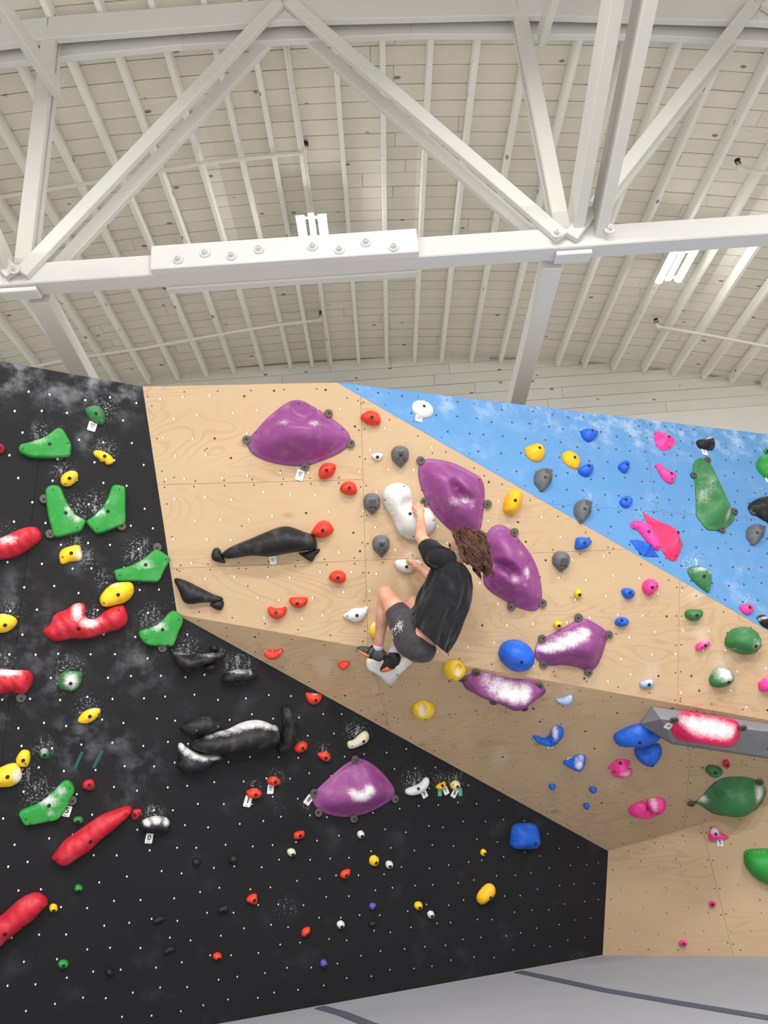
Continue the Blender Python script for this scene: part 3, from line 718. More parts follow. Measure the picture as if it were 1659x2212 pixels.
def hold(wk, o, mat, label, pts, Hh=0.05, prof='dome', b=(), s=(), w=(), ch=(), dent=(), bumps=(), group=None, name='climbing_hold', cat='climbing hold', lift=0.0, sharp=False, ridged=0.0, auto=0.0, fine=None):
    wl = WL[wk]
    if pts[0] == 'e':
        _, cx, cy, rx, ry, *rt = pts; a0 = math.radians(rt[0]) if rt else 0
        pts = [(cx+rx*math.cos(q)*math.cos(a0)-ry*math.sin(q)*math.sin(a0), cy+rx*math.cos(q)*math.sin(a0)+ry*math.sin(q)*math.cos(a0)) for q in np.linspace(0, 2*math.pi, 14, endpoint=False)]
        pts = [(x+random.uniform(-.05, .05)*min(rx, 45), y+random.uniform(-.05, .05)*min(ry, 45)) for x, y in pts]
    off = lift+Hh*(0.30 if wk == 'O' else 0.18)      # outline is seen at the hold's shoulder, not on the wall face
    def uvo(p):
        q_ = hit_plane(p, wl.n, wl.k+off)-wl.o; return (q_.dot(wl.u), q_.dot(wl.v))
    P2 = np.array([uvo(cv(o, p)) for p in pts])
    if area2([tuple(p) for p in P2]) < 0: P2 = P2[::-1]
    c0 = P2.mean(0); P2 = P2-c0
    ext = max(np.ptp(P2[:, 0]), np.ptp(P2[:, 1]))
    nb = 30 if ext < 0.16 else (44 if ext < 0.35 else 64)
    if sharp:
        bd = np.array(densify([tuple(p) for p in P2], ext/10)); 
    else: bd = resample(catmull(P2), nb)
    stp = ext/(fine or (13 if ext < 0.16 else (20 if ext < 0.35 else 30)))
    g = np.array([(x+(j % 2)*stp/2, y) for j, y in enumerate(np.arange(P2[:, 1].min(), P2[:, 1].max(), stp*0.87)) for x in np.arange(P2[:, 0].min(), P2[:, 0].max(), stp)])
    d, ins = seg_dist(g, bd); dm = d[ins].max()
    g = g[ins & (d > max(stp*0.5, 0.30*dm if False else stp*0.5))]
    tang = np.roll(bd, -1, 0)-np.roll(bd, 1, 0); nrm = np.column_stack((-tang[:, 1], tang[:, 0])); nrm /= np.hypot(*nrm.T)[:, None]+1e-12
    extra = []
    for e in (0.035*dm, 0.10*dm, 0.2*dm):
        q = bd+nrm*e; dq, iq = seg_dist(q, bd); extra.append(q[iq & (dq > 0.85*e)])
    ex = np.vstack(extra)
    if len(g):
        keep = np.array([np.min(np.hypot(*(ex-p).T)) > stp*0.42 for p in g]) if len(ex) else np.ones(len(g), bool)
        g = g[keep]
    inner = np.vstack((g, ex)) if len(g) else ex
    V, Fc, org = cdt([tuple(p) for p in bd], [tuple(p) for p in inner])
    A = np.array(V); d, _ = seg_dist(A, bd); isb = d < 1e-6
    t_ = np.clip(d/(dm*0.96), 0, 1)
    z = PROF[prof](t_)
    # relax heights so medial creases turn into soft ridges
    nbr = [set() for _ in V]
    for f in Fc:
        for i in range(3): nbr[f[i]].update((f[(i+1) % 3], f[(i+2) % 3]))
    its = 0 if sharp else (1 if prof in ('plate',) else 9)
    idx = [np.fromiter(q, int) if q else np.array([0]) for q in nbr]
    lock = isb | (t_ < (0.14 if prof != 'dome' else 0.05))
    for _ in range(its):
        zz = np.array([z[i] if lock[i] or not nbr[i] else 0.4*z[i]+0.6*z[idx[i]].mean() for i in range(len(z))]); z = zz
    z = z*Hh
    top_ = lift+Hh*(0.8 if wk == 'O' else 0.6)      # marks sit high on the hold
    def loc2(p):
        q_ = hit_plane(cv(o, p), wl.n, wl.k+top_)-wl.o; return np.array((q_.dot(wl.u), q_.dot(wl.v)))-c0
    def locw(p): return np.array(uvo(cv(o, p)))-c0
    def pxr(p, r): return np.hypot(*(loc2((p[0]+r, p[1]))-loc2(p)))
    for (x, y, r, amt) in dent:
        q = loc2((x, y)); rr = pxr((x, y), r); z = z-amt*Hh*np.exp(-(((A-q)**2).sum(1)/rr**2)**1.6)*np.clip(t_*6, 0, 1)
    for (x, y, r, amt) in bumps:
        q = loc2((x, y)); rr = pxr((x, y), r); z = z+amt*Hh*np.exp(-((A-q)**2).sum(1)/rr**2)*np.clip(t_*3, 0, 1)
    if ridged:
        ang = random.uniform(0, 1); z = z+ridged*np.sin((A[:, 0]*0.9+A[:, 1]*0.35)*95+2.2*np.sin(A[:, 1]*14))*np.clip(t_*3, 0, 1)
    z = np.maximum(z, 0.004)+lift; z[isb] = 0.006+lift
    nV = len(V); m_ = len(bd); first = {}
    for i, o_ in enumerate(org):
        for j in o_:
            if j < m_: first[j] = i
    V3 = [(A[i, 0], A[i, 1], z[i]) for i in range(nV)]+[(bd[j, 0], bd[j, 1], lift+0.0005) for j in range(m_)]
    side = [(first[j], nV+j, nV+(j+1) % m_, first[(j+1) % m_]) for j in range(m_) if j in first and (j+1) % m_ in first]
    me = mesh(name, V3, Fc+side+[tuple(range(nV+m_-1, nV-1, -1))], smooth=not sharp); recalc(me)
    cval = np.zeros(len(V3))
    for (x, y, r, amt) in ch:
        rx, ry = (r if isinstance(r, tuple) else (r, r)); q = loc2((x, y))
        ex_ = loc2((x+rx, y))-q; ey_ = loc2((x, y+ry))-q; Bm = np.linalg.inv(np.column_stack((ex_, ey_))); qq = Bm@(A-q).T
        cval[:nV] = np.maximum(cval[:nV], amt*np.exp(-(qq**2).sum(0)))
    if auto:
        vv = (A[:, 1]-A[:, 1].min())/max(1e-6, np.ptp(A[:, 1])); cval[:nV] = np.maximum(cval[:nV], auto*np.clip((vv-0.35)/0.65, 0, 1))
    set_attr(me, 'chalk', cval)
    ob = obj(name, me, M[mat]); ob.matrix_world = wl.Mx @ Matrix.Translation((c0[0], c0[1], 0)); tag(ob, label, cat, group)
    def put(nm, mesh_, mt, p, zoff=0.0, floor_=False, parent=None):
        q = loc2(p); dd = np.hypot(*(A-q).T); k = np.argsort(dd)[:3]; inside = seg_dist(np.array([q]), bd)[1][0]
        hz = z[k].max() if inside else 0.0; nv = Vector((0, 0, 1))
        if inside and len(k) == 3:
            p3 = [Vector((A[i, 0], A[i, 1], z[i])) for i in k]; c_ = (p3[1]-p3[0]).cross(p3[2]-p3[0])
            if c_.length > 1e-9:
                nv = c_.normalized(); nv = nv if nv.z > 0 else -nv
                if nv.z < 0.5: nv = (nv+Vector((0, 0, 1))).normalized()
        c = obj(nm, mesh_, mt, ob); c.matrix_local = Matrix.Translation((q[0], q[1], hz+zoff))@nv.to_track_quat('Z', 'Y').to_matrix().to_4x4(); return c
    for p in b: put('bolt', ME_BOLT, M['bolt'], p, -0.0015)
    for p in s: put('screw', ME_SCREW, M['bolt'], p, -0.0012)
    for p in w:
        wo = obj('washer', ME_WASH, M['washer'], ob); q = locw(p); dd = np.hypot(*(A-q).T).min(); wo.location = (q[0], q[1], lift+(0.012 if dd < 0.03 else 0.004))
        so = obj('washer_screw', ME_WB, M['bolt'], wo); so.location = (random.uniform(-.007, .007), random.uniform(-.007, .007), 0.0115)
    ob.data.use_fake_user = False
    return ob
def route_tag(wk, o, c, size, rot, text, label, lift=0.004):
    wl = WL[wk]
    def uvo(p):
        q_ = hit_plane(p, wl.n, wl.k+lift)-wl.o; return (q_.dot(wl.u), q_.dot(wl.v))
    q = uvo(cv(o, c)); e = uvo(cv(o, (c[0]+10, c[1]))); sc_ = math.hypot(e[0]-q[0], e[1]-q[1])/10
    hw, hh = size[0]*sc_/2, size[1]*sc_/2; r = min(hw, hh)*0.25; V = []
    for (sx, sy, a0) in ((1, 1, 0), (-1, 1, 90), (-1, -1, 180), (1, -1, 270)):
        for k in range(4):
            a = math.radians(a0+30*k); V.append((sx*(hw-r)+r*math.cos(a), sy*(hh-r)+r*math.sin(a)))
    n = len(V); me = mesh('route_tag', [(x, y, 0.003) for x, y in V]+[(x, y, 0) for x, y in V], [tuple(range(n)), tuple(range(2*n-1, n-1, -1))]+[(i, i+n, (i+1) % n+n, (i+1) % n) for i in range(n)]); recalc(me)
    ob = obj('route_tag', me, M['tagwhite']); ob.matrix_world = wl.Mx@Matrix.Translation((q[0], q[1], lift))@Matrix.Rotation(math.radians(rot), 4, 'Z'); tag(ob, label, 'tag')
    # dark outline and printing
    def bars(rects):
        V, Fc = [], []
        for (x0, y0, x1, y1) in rects:
            o_ = len(V); V += [(x0*hw, y0*hh, 0.0038), (x1*hw, y0*hh, 0.0038), (x1*hw, y1*hh, 0.0038), (x0*hw, y1*hh, 0.0038)]; Fc.append((o_, o_+1, o_+2, o_+3))
        return mesh('printing', V, Fc)
    if text:
        cu = bpy.data.curves.new('lettering', 'FONT'); cu.body = text; cu.size = hh*1.5; cu.align_x = 'CENTER'; cu.align_y = 'CENTER'; cu.offset = hh*0.02; cu.resolution_u = 3
        to = bpy.data.objects.new('lettering_curve', cu); COL.objects.link(to); dg = bpy.context.evaluated_depsgraph_get()
        tm = bpy.data.meshes.new_from_object(to.evaluated_get(dg)); tm.materials.clear(); bpy.data.objects.remove(to); bpy.data.curves.remove(cu)
        lo = obj('lettering', tm, M['print'], ob); lo.location = (0, hh*0.12, 0.0038)
        obj('printing', bars([(-.5, -.80, .5, -.72)]), M['greyprint'], ob, kind='stuff')
    else:
        obj('printing', bars([(-.55, .52, .55, .60), (-.6, .28, .6, .44), (-.45, .08, .45, .18), (-.5, -.12, .5, -.02), (-.35, -.30, .35, -.22)]), M['greyprint'], ob, kind='stuff')
    return ob
SMALL = 'small footholds on the black wall'
# --- black wall, upper left
hold('B', 'A', 'dkgreen', 'small dark green hold near the top of the black wall, tag hanging below', [(725, 415), (740, 395), (800, 378), (850, 392), (890, 430), (900, 480), (885, 535), (855, 542), (800, 525), (760, 490), (735, 450)], .06, b=[(820, 453)], s=[(850, 521)], auto=.35)
hold('B', 'A', 'green', 'bright green flat wing-shaped hold, highest of the green wings on the black wall', [(158, 745), (170, 715), (200, 702), (270, 688), (360, 655), (430, 615), (480, 575), (520, 570), (545, 590), (575, 640), (608, 710), (608, 760), (600, 815), (540, 825), (400, 830), (280, 825), (215, 805), (170, 780)], .05, 'plate', b=[(425, 711)], s=[(195, 755), (577, 703)], ch=[(330, 680, (110, 40), .55), (480, 640, 40, .3)])
hold('B', 'A', 'red', 'small red hold cut off by the left edge near the top', [(-60, 730), (-10, 705), (20, 712), (42, 740), (35, 770), (5, 790), (-60, 780)], .05, b=[(3, 740)])
hold('B', 'A', 'yellow', 'small yellow kidney-shaped hold right of the highest green wing', [(795, 785), (805, 765), (840, 760), (890, 772), (940, 800), (970, 840), (965, 868), (940, 882), (905, 880), (895, 858), (860, 858), (845, 835), (810, 812)], .045, b=[(893, 814)], auto=.15)
hold('B', 'A', 'yellow', 'yellow oval hold just above the two green V-shaped wings', [(518, 1000), (535, 970), (570, 945), (610, 934), (650, 942), (668, 970), (660, 1010), (630, 1045), (590, 1068), (545, 1065), (520, 1040)], .06, b=[(593, 1003)], s=[(560, 1048)], auto=.45)
hold('B', 'A', 'green', 'left green plate of the V-shaped pair on the black wall', [(385, 1120), (395, 1085), (425, 1062), (465, 1057), (505, 1068), (530, 1100), (550, 1150), (575, 1210), (610, 1265), (660, 1320), (733, 1362), (715, 1415), (690, 1454), (600, 1480), (470, 1504), (440, 1440), (405, 1300)], .05, 'plate', b=[(561, 1297)], s=[(453, 1100), (660, 1422)], w=[(378, 1176), (428, 1474)], ch=[(590, 1270, (50, 80), .6), (660, 1340, 50, .6)])
hold('B', 'A', 'green', 'right green plate of the V-shaped pair on the black wall', [(737, 1365), (800, 1320), (860, 1260), (905, 1195), (935, 1120), (955, 1070), (990, 1054), (1040, 1062), (1070, 1085), (1072, 1250), (1072, 1370), (1050, 1400), (1000, 1420), (880, 1465), (820, 1472), (785, 1440), (745, 1395)], .05, 'plate', b=[(921, 1284)], s=[(1020, 1097), (829, 1432)], w=[(1038, 1408)], ch=[(840, 1290, (80, 60), .65), (910, 1200, 40, .4)])
hold('B', 'B', 'red', 'ridged red sausage-shaped hold entering from the left edge, upper of the two', [(-90, 150), (0, 125), (80, 90), (170, 50), (250, 28), (310, 35), (350, 75), (358, 110), (340, 150), (280, 200), (200, 250), (140, 285), (60, 305), (0, 312), (-90, 320)], .10, ridged=.008, s=[(302, 95)], ch=[(60, 140, (110, 50), .75), (200, 80, 50, .3)])
hold('B', 'B', 'yellow', 'yellow squarish hold below the green V, chalked on its right side', [(505, 265), (530, 225), (590, 198), (650, 187), (685, 195), (695, 240), (703, 290), (685, 318), (640, 325), (590, 332), (550, 350), (518, 345), (508, 310)], .055, b=[(608, 257)], s=[(536, 290)], ch=[(675, 265, (35, 55), .9)])
hold('B', 'B', 'green', 'green wing-shaped hold beside the plywood edge, washer on its top', [(978, 400), (1060, 378), (1140, 350), (1215, 310), (1270, 265), (1310, 230), (1345, 225), (1400, 255), (1450, 297), (1445, 330), (1400, 410), (1350, 500), (1250, 503), (1120, 497), (1010, 495), (985, 470), (975, 430)], .05, 'plate', b=[(1241, 357)], s=[(1022, 445), (1416, 310)], w=[(1341, 206)], ch=[(1230, 350, (110, 60), .55), (1080, 420, 60, .3)])
hold('B', 'B', 'yellow', 'large yellow oval hold resting against the red U-shaped hold', [(852, 640), (865, 610), (905, 560), (970, 515), (1050, 498), (1110, 500), (1140, 530), (1143, 590), (1115, 640), (1060, 680), (990, 700), (930, 715), (880, 710), (855, 680)], .09, b=[(1007, 611)], s=[(888, 681)], ch=[(980, 530, (90, 22), .6)], dent=[(940, 620, 60, .15)])
hold('B', 'B', 'red', 'big ridged red U-shaped hold with chalk on its lip', [(365, 915), (430, 860), (450, 800), (500, 760), (570, 735), (630, 690), (680, 680), (720, 690), (735, 720), (728, 770), (745, 810), (790, 823), (840, 800), (890, 755), (950, 720), (1020, 700), (1060, 705), (1080, 760), (1093, 810), (1080, 860), (1020, 905), (930, 930), (830, 965), (720, 988), (640, 985), (560, 998), (490, 1008), (430, 995), (385, 950)], .11, ridged=.0085, b=[(670, 898)], s=[(413, 935), (1015, 741)], ch=[(660, 760, (55, 90), .95), (760, 850, (90, 50), .95), (860, 820, 40, .5)])
hold('B', 'B', 'yellow', 'yellow oval hold cut off by the left edge beside the red U-shaped hold', [(-90, 800), (0, 775), (60, 778), (120, 800), (148, 840), (120, 890), (60, 928), (0, 937), (-90, 930)], .06, b=[(45, 870)], auto=.4)
hold('B', 'B', 'green', 'green wing-shaped hold at the corner where black wall and overhang meet', [(1182, 930), (1215, 908), (1290, 890), (1350, 860), (1400, 810), (1440, 765), (1480, 745), (1520, 760), (1560, 805), (1560, 850), (1530, 920), (1480, 1045), (1430, 1050), (1300, 1048), (1240, 1030), (1200, 990), (1183, 955)], .05, 'plate', b=[(1386, 907)], s=[(1242, 995), (1523, 822)], w=[(1385, 1064)], ch=[(1350, 880, (90, 50), .7), (1240, 930, 40, .4)])
hold('B', 'B', 'red', 'red block hold cut off by the left edge with a washer under it', [(-90, 1245), (0, 1245), (120, 1255), (220, 1255), (265, 1280), (283, 1320), (270, 1380), (240, 1430), (200, 1460), (100, 1445), (0, 1460), (-90, 1470)], .10, ridged=.006, s=[(228, 1320)], w=[(178, 1489)], ch=[(60, 1275, (140, 35), .95)])
gs = hold('B', 'B', 'dkgreen', 'small green square hold whitened by chalk', [(500, 1380), (505, 1330), (535, 1275), (580, 1262), (660, 1265), (700, 1272), (705, 1300), (690, 1370), (650, 1420), (600, 1438), (550, 1425), (515, 1415)], .07, b=[(603, 1365)], ch=[(610, 1350, (70, 75), .95)])
hold('B', 'C', 'yellow', 'slim yellow leaf-shaped hold in the middle of the left side', [(662, 300), (680, 265), (720, 225), (780, 200), (840, 197), (858, 215), (850, 250), (810, 295), (750, 325), (700, 327), (668, 318)], .055, b=[(766, 265)], s=[(838, 247)], auto=.45)
hold('B', 'C', 'yellow', 'small yellow drop-shaped hold touching a larger yellow hold', [(135, 635), (150, 600), (180, 562), (215, 551), (250, 565), (260, 600), (255, 650), (235, 690), (200, 700), (160, 690), (140, 665)], .05, b=[(199, 639)], s=[(217, 667)])
hold('B', 'C', 'yellow', 'larger yellow hold at the left edge with a chalked right half', [(-90, 740), (0, 705), (70, 675), (140, 668), (175, 710), (188, 770), (170, 820), (110, 860), (40, 872), (-30, 870), (-90, 860)], .07, b=[(67, 776)], ch=[(150, 775, (50, 70), .95)])
hold('B', 'C', 'dkgreen', 'small round chalky green hold above two teal tape strips', ('e', 378, 583, 47, 46), .045, b=[(381, 596)], ch=[(378, 560, 50, .5)])
hold('B', 'C', 'green', 'green wing-shaped hold with a numbered tag beneath it', [(158, 1095), (190, 1062), (260, 1035), (340, 1000), (410, 950), (470, 890), (520, 835), (560, 810), (600, 818), (635, 870), (635, 920), (610, 960), (570, 1050), (520, 1120), (480, 1150), (400, 1165), (300, 1185), (215, 1195), (195, 1175), (170, 1130)], .05, 'plate', b=[(419, 1023)], s=[(222, 1139), (595, 877)], w=[(615, 982)], ch=[(400, 980, (130, 60), .75), (520, 900, 60, .6), (430, 1080, 50, .5)])
hold('B', 'C', 'red', 'small red pentagon hold right of the green wing with the numbered tag', [(703, 850), (720, 820), (760, 804), (795, 812), (810, 840), (808, 880), (780, 895), (740, 893), (705, 880)], .045, b=[(762, 849)], s=[(783, 868)])
hold('B', 'C', 'dkgreen', 'tiny green oval hold between green wing and long red hold', ('e', 667, 1152, 45, 32), .035, b=[(665, 1163)])
hold('B', 'C', 'red', 'long red tapering sausage hold lying diagonally on the black wall', [(1115, 1040), (1128, 1060), (1110, 1110), (1030, 1180), (940, 1260), (850, 1330), (760, 1420), (690, 1457), (620, 1510), (550, 1546), (500, 1530), (450, 1490), (445, 1470), (480, 1420), (550, 1330), (650, 1260), (760, 1180), (860, 1115), (960, 1075), (1050, 1045), (1090, 1037)], .11, ridged=.0025, b=[(769, 1323)], s=[(490, 1482), (1073, 1103)])
hold('B', 'C', 'red', 'small red triangular hold at the tip of the long red sausage', [(1118, 1110), (1140, 1065), (1195, 1058), (1212, 1080), (1190, 1115), (1165, 1145), (1140, 1152), (1122, 1135)], .035, b=[(1150, 1105)], s=[(1180, 1086)])
hold('B', 'C', 'black', 'black rounded hold with white chalked top and a zero tag', [(1188, 1205), (1210, 1170), (1260, 1135), (1330, 1120), (1400, 1125), (1440, 1150), (1458, 1195), (1440, 1235), (1380, 1250), (1290, 1250), (1220, 1240)], .09, ch=[(1250, 1170, (40, 35), .95), (1330, 1150, (60, 35), .9), (1420, 1165, (40, 40), .9)])
hold('B', 'D', 'red', 'long red sausage hold leaving the frame at the lower left', [(-110, 660), (0, 597), (80, 530), (160, 455), (250, 405), (310, 392), (345, 400), (390, 430), (410, 465), (400, 500), (350, 545), (300, 610), (230, 660), (130, 740), (60, 800), (0, 850), (-110, 920)], .11, ridged=.0025, b=[(47, 722)], s=[(352, 510)])
hold('B', 'D', 'yellow', 'small yellow knob beside the lower red sausage', ('e', 456, 521, 38, 37), .045, b=[(458, 537)], group=SMALL)
hold('B', 'D', 'green', 'small green knob, upper of two near the lower left', ('e', 671, 351, 37, 32), .04, b=[(672, 369)], group=SMALL)
hold('B', 'D', 'green', 'small green knob, lowest green one at the lower left', ('e', 541, 998, 47, 36, -12), .045, b=[(541, 1007)], group=SMALL)
hold('B', 'D', 'black', 'small black round knob right of the lowest green knob', ('e', 936, 1066, 37, 32), .04, group=SMALL)
hold('B', 'D', 'black', 'thin black crescent hold, upper of two stacked ones at the lower left', [(1303, 640), (1320, 610), (1350, 598), (1405, 592), (1415, 605), (1385, 625), (1350, 635), (1315, 655)], .04, group=SMALL, auto=.25)
hold('B', 'D', 'black', 'thin black crescent hold, lower of two stacked ones at the lower left', [(1392, 895), (1405, 870), (1440, 856), (1490, 850), (1495, 870), (1465, 885), (1430, 895), (1405, 912)], .04, group=SMALL, auto=.25)
# --- black features on the black wall
hold('B', 'F', 'black', 'black drooping edge hold under the corner green wing, chalked lip', [(65, 1110), (100, 1115), (160, 1145), (260, 1160), (380, 1155), (470, 1135), (540, 1140), (545, 1165), (500, 1190), (440, 1230), (360, 1250), (300, 1290), (220, 1310), (150, 1280), (100, 1190)], .13, s=[(97, 1135), (508, 1167)], ch=[(200, 1150, (120, 22), .55), (400, 1165, (120, 25), .5)])
hold('B', 'F', 'black', 'round black knob above the drooping black edge hold', ('e', 445, 1108, 36, 34), .05, auto=.2)
hold('B', 'F', 'black', 'black oval knob under the right end of the drooping edge hold', ('e', 412, 1270, 52, 38), .05)
hold('B', 'F', 'black', 'black leaf-shaped edge hold along the overhang border, chalked top', [(505, 1395), (530, 1330), (580, 1305), (660, 1285), (720, 1282), (780, 1300), (818, 1320), (815, 1350), (760, 1370), (680, 1385), (600, 1392), (540, 1402)], .11, s=[(808, 1325)], ch=[(640, 1305, (110, 26), .6), (750, 1310, 40, .5)])
hold('B', 'G', 'black', 'big black arched hold with a bright chalked ridge', [(240, 470), (320, 435), (420, 405), (520, 385), (600, 345), (690, 312), (780, 303), (860, 320), (910, 345), (955, 350), (965, 420), (960, 500), (900, 530), (780, 555), (650, 565), (520, 590), (400, 590), (290, 570), (220, 540), (215, 500)], .19, ch=[(360, 440, (80, 24), .6), (460, 415, (90, 26), .8), (560, 385, (90, 30), .9), (640, 352, (90, 32), .95), (720, 335, (90, 34), 1), (800, 330, (90, 34), 1), (870, 350, (70, 30), .9), (930, 372, (40, 22), .7)])
hold('B', 'G', 'black', 'smooth black dish hold left above the big black arch', [(115, 370), (170, 310), (260, 270), (370, 270), (460, 300), (480, 325), (440, 370), (380, 405), (280, 432), (190, 418)], .10, s=[(157, 386), (447, 339)], ch=[(245, 380, 10, .8), (440, 350, 16, .6)])
hold('B', 'G', 'black', 'black scoop hold with chalked crescent lip below the big black arch', [(100, 510), (130, 495), (180, 540), (260, 580), (350, 595), (440, 590), (500, 610), (480, 640), (400, 660), (330, 720), (230, 760), (140, 740), (90, 690), (100, 600)], .14, s=[(490, 620)], ch=[(140, 530, (46, 40), .9), (190, 570, (60, 36), .95), (250, 600, (70, 34), .95), (320, 617, (80, 30), .95), (400, 622, (70, 26), .85)])
hold('B', 'G', 'black', 'tall black fin hold at the right end of the big black arch', [(985, 185), (1050, 180), (1085, 250), (1100, 350), (1100, 440), (1080, 500), (1030, 560), (980, 578), (945, 560), (960, 500), (985, 400), (995, 300)], .14, b=[(1088, 441)], ch=[(1000, 330, (14, 40), .4)])
hold('B', 'G', 'orange', 'orange half-round hold at the edge of the overhang', [(1190, 65), (1240, 68), (1318, 80), (1318, 120), (1290, 155), (1250, 167), (1210, 150), (1190, 110)], .055, b=[(1268, 128)], ch=[(1270, 78, (50, 14), .6)])
hold('B', 'G', 'orange', 'orange bean hold just right of the black fin', [(1085, 545), (1100, 510), (1150, 485), (1190, 488), (1203, 515), (1190, 550), (1150, 573), (1110, 573)], .055, b=[(1156, 535)], auto=.3)
hold('B', 'G', 'orange', 'orange bean hold above the purple mound on the black wall', [(1287, 590), (1310, 575), (1350, 570), (1385, 580), (1400, 610), (1390, 640), (1355, 650), (1315, 630)], .05, b=[(1355, 619)], auto=.3)
hold('B', 'G', 'orange', 'orange jug with a small print tag, upper of the tagged pair', ('e', 912, 820, 58, 38), .06, b=[(923, 824)], s=[(890, 826)], auto=.35)
hold('B', 'G', 'orange', 'orange jug with tag number 1, lower of the tagged pair', ('e', 745, 925, 68, 42), .06, b=[(757, 932)], s=[(795, 938)], auto=.35)
hold('B', 'G', 'orange', 'small orange square hold below the tagged orange pair', [(1087, 1270), (1110, 1250), (1170, 1243), (1176, 1270), (1165, 1300), (1110, 1315), (1088, 1310)], .04, b=[(1137, 1282)], group=SMALL)
hold('B', 'O', 'purple', 'large purple mound on the black wall with a chalky centre', [(140, 660), (150, 620), (190, 575), (270, 500), (370, 410), (460, 345), (520, 320), (570, 320), (640, 350), (730, 420), (800, 500), (845, 570), (850, 620), (830, 660), (760, 710), (650, 770), (540, 805), (440, 818), (340, 810), (240, 780), (170, 730)], .17, 'mound', w=[(508, 322), (157, 610), (195, 777), (496, 827), (849, 660)], dent=[(540, 480, 90, .22)], ch=[(540, 620, (95, 55), 1), (610, 570, (60, 50), .95), (470, 590, (50, 40), .8)])
hold('B', 'O', 'cream', 'cream curved hold above the purple mound on the black wall', [(438, 195), (445, 165), (490, 150), (540, 105), (580, 78), (610, 85), (620, 120), (610, 160), (580, 185), (520, 212), (470, 228), (445, 220)], .055, b=[(569, 162)], s=[(474, 203)], ch=[(560, 100, (50, 24), .4)])
hold('B', 'O', 'white', 'white boat-shaped hold with a tag right of the purple mound', [(930, 600), (940, 570), (1000, 545), (1060, 520), (1090, 480), (1115, 470), (1132, 485), (1128, 530), (1100, 575), (1060, 605), (1000, 625), (950, 620)], .055, b=[(1036, 565)])
hold('B', 'O', 'amber', 'small amber half-moon hold next to the white boat-shaped hold', [(1193, 550), (1210, 530), (1245, 515), (1265, 503), (1273, 530), (1260, 565), (1225, 575), (1200, 570)], .045, b=[(1243, 540)])
hold('B', 'O', 'yellow', 'small chalk-dusted yellow hold with tag 6', ('e', 1357, 538, 43, 40), .045, b=[(1370, 547)], s=[(1337, 535)], ch=[(1370, 540, 45, .85)])
hold('B', 'O', 'white', 'small white knob directly below the purple mound', ('e', 550, 958, 31, 33), .04, b=[(558, 970)], group=SMALL)
hold('B', 'O', 'yellow', 'bright yellow knob beside a white knob below the purple mound', ('e', 664, 1182, 42, 46), .045, b=[(677, 1196)], group=SMALL)
hold('B', 'O', 'white', 'small white knob right beside the bright yellow knob', ('e', 793, 1217, 31, 35), .04, b=[(797, 1228)], group=SMALL)
hold('B', 'O', 'orange', 'orange bean foothold left of the bright yellow knob', [(375, 1300), (395, 1270), (440, 1253), (462, 1265), (455, 1300), (430, 1330), (395, 1333), (378, 1320)], .04, b=[(424, 1305)], group=SMALL)
hold('B', 'O', 'yellow', 'tiny yellow knob left of the blue block on the black wall', ('e', 1597, 1113, 25, 32), .035, b=[(1606, 1120)], group=SMALL)
hold('B', 'H', 'cream', 'small cream knob below the small orange square hold', ('e', 868, 163, 37, 34), .04, b=[(877, 178)], group=SMALL)
hold('B', 'H', 'black', 'small black knob, left of two below the zero tag', ('e', 57, 245, 40, 33), .04, group=SMALL)
hold('B', 'H', 'black', 'small black knob, right of two below the zero tag', ('e', 372, 222, 42, 34, -35), .04, group=SMALL)
hold('B', 'H', 'orange', 'orange triangular foothold in the middle of the lower black wall', [(483, 565), (510, 530), (550, 517), (573, 525), (576, 580), (560, 607), (520, 600), (490, 585)], .045, b=[(548, 568)], group=SMALL)
hold('B', 'H', 'orange', 'lowest orange oval foothold on the black wall', ('e', 235, 1050, 39, 33, -10), .04, b=[(245, 1066)], group=SMALL)
hold('B', 'H', 'orange', 'orange tilted oval foothold left of a white knob low on the black wall', [(952, 850), (965, 820), (1000, 800), (1025, 805), (1027, 835), (1005, 870), (975, 882), (955, 875)], .04, b=[(1002, 860)], group=SMALL)
hold('B', 'H', 'purple_dk', 'tiny violet knob, upper of two', ('e', 1561, 623, 32, 31), .035, b=[(1578, 632)], group=SMALL)
hold('B', 'H', 'purple_dk', 'tiny violet knob, lower of two', ('e', 1143, 1112, 31, 34), .035, b=[(1153, 1130)], group=SMALL)
hold('B', 'H', 'white', 'small white knob below the upper violet knob', ('e', 1288, 779, 33, 34), .04, b=[(1293, 793)], group=SMALL)
hold('B', 'H', 'black', 'faint black arched foothold left below the orange triangle', [(238, 690), (243, 645), (270, 625), (325, 615), (330, 660), (322, 690), (300, 672), (265, 678)], .035, group=SMALL)
hold('B', 'H', 'black', 'faint flat black foothold right of the low white knob', ('e', 1558, 772, 36, 22, -20), .03, group=SMALL)
hold('B', 'Q', 'blue', 'big blue rounded block on the right part of the black wall', [(550, 625), (555, 570), (568, 540), (610, 534), (655, 538), (668, 570), (673, 615), (658, 640), (610, 644), (565, 642)], .12, b=[(645, 614)])
hold('B', 'Q', 'amber', 'yellow curved block below the blue block', [(405, 845), (425, 815), (450, 795), (475, 800), (482, 830), (465, 855), (440, 875), (420, 884), (405, 870)], .07, b=[(455, 849)])
hold('B', 'Q', 'yellow', 'small yellow knob above the lowest white knob', ('e', 150, 889, 18, 18), .04, b=[(153, 896)], group=SMALL)
hold('B', 'Q', 'white', 'lowest white knob, right below a small yellow knob', ('e', 203, 927, 15, 16), .04, b=[(206, 932)], group=SMALL)
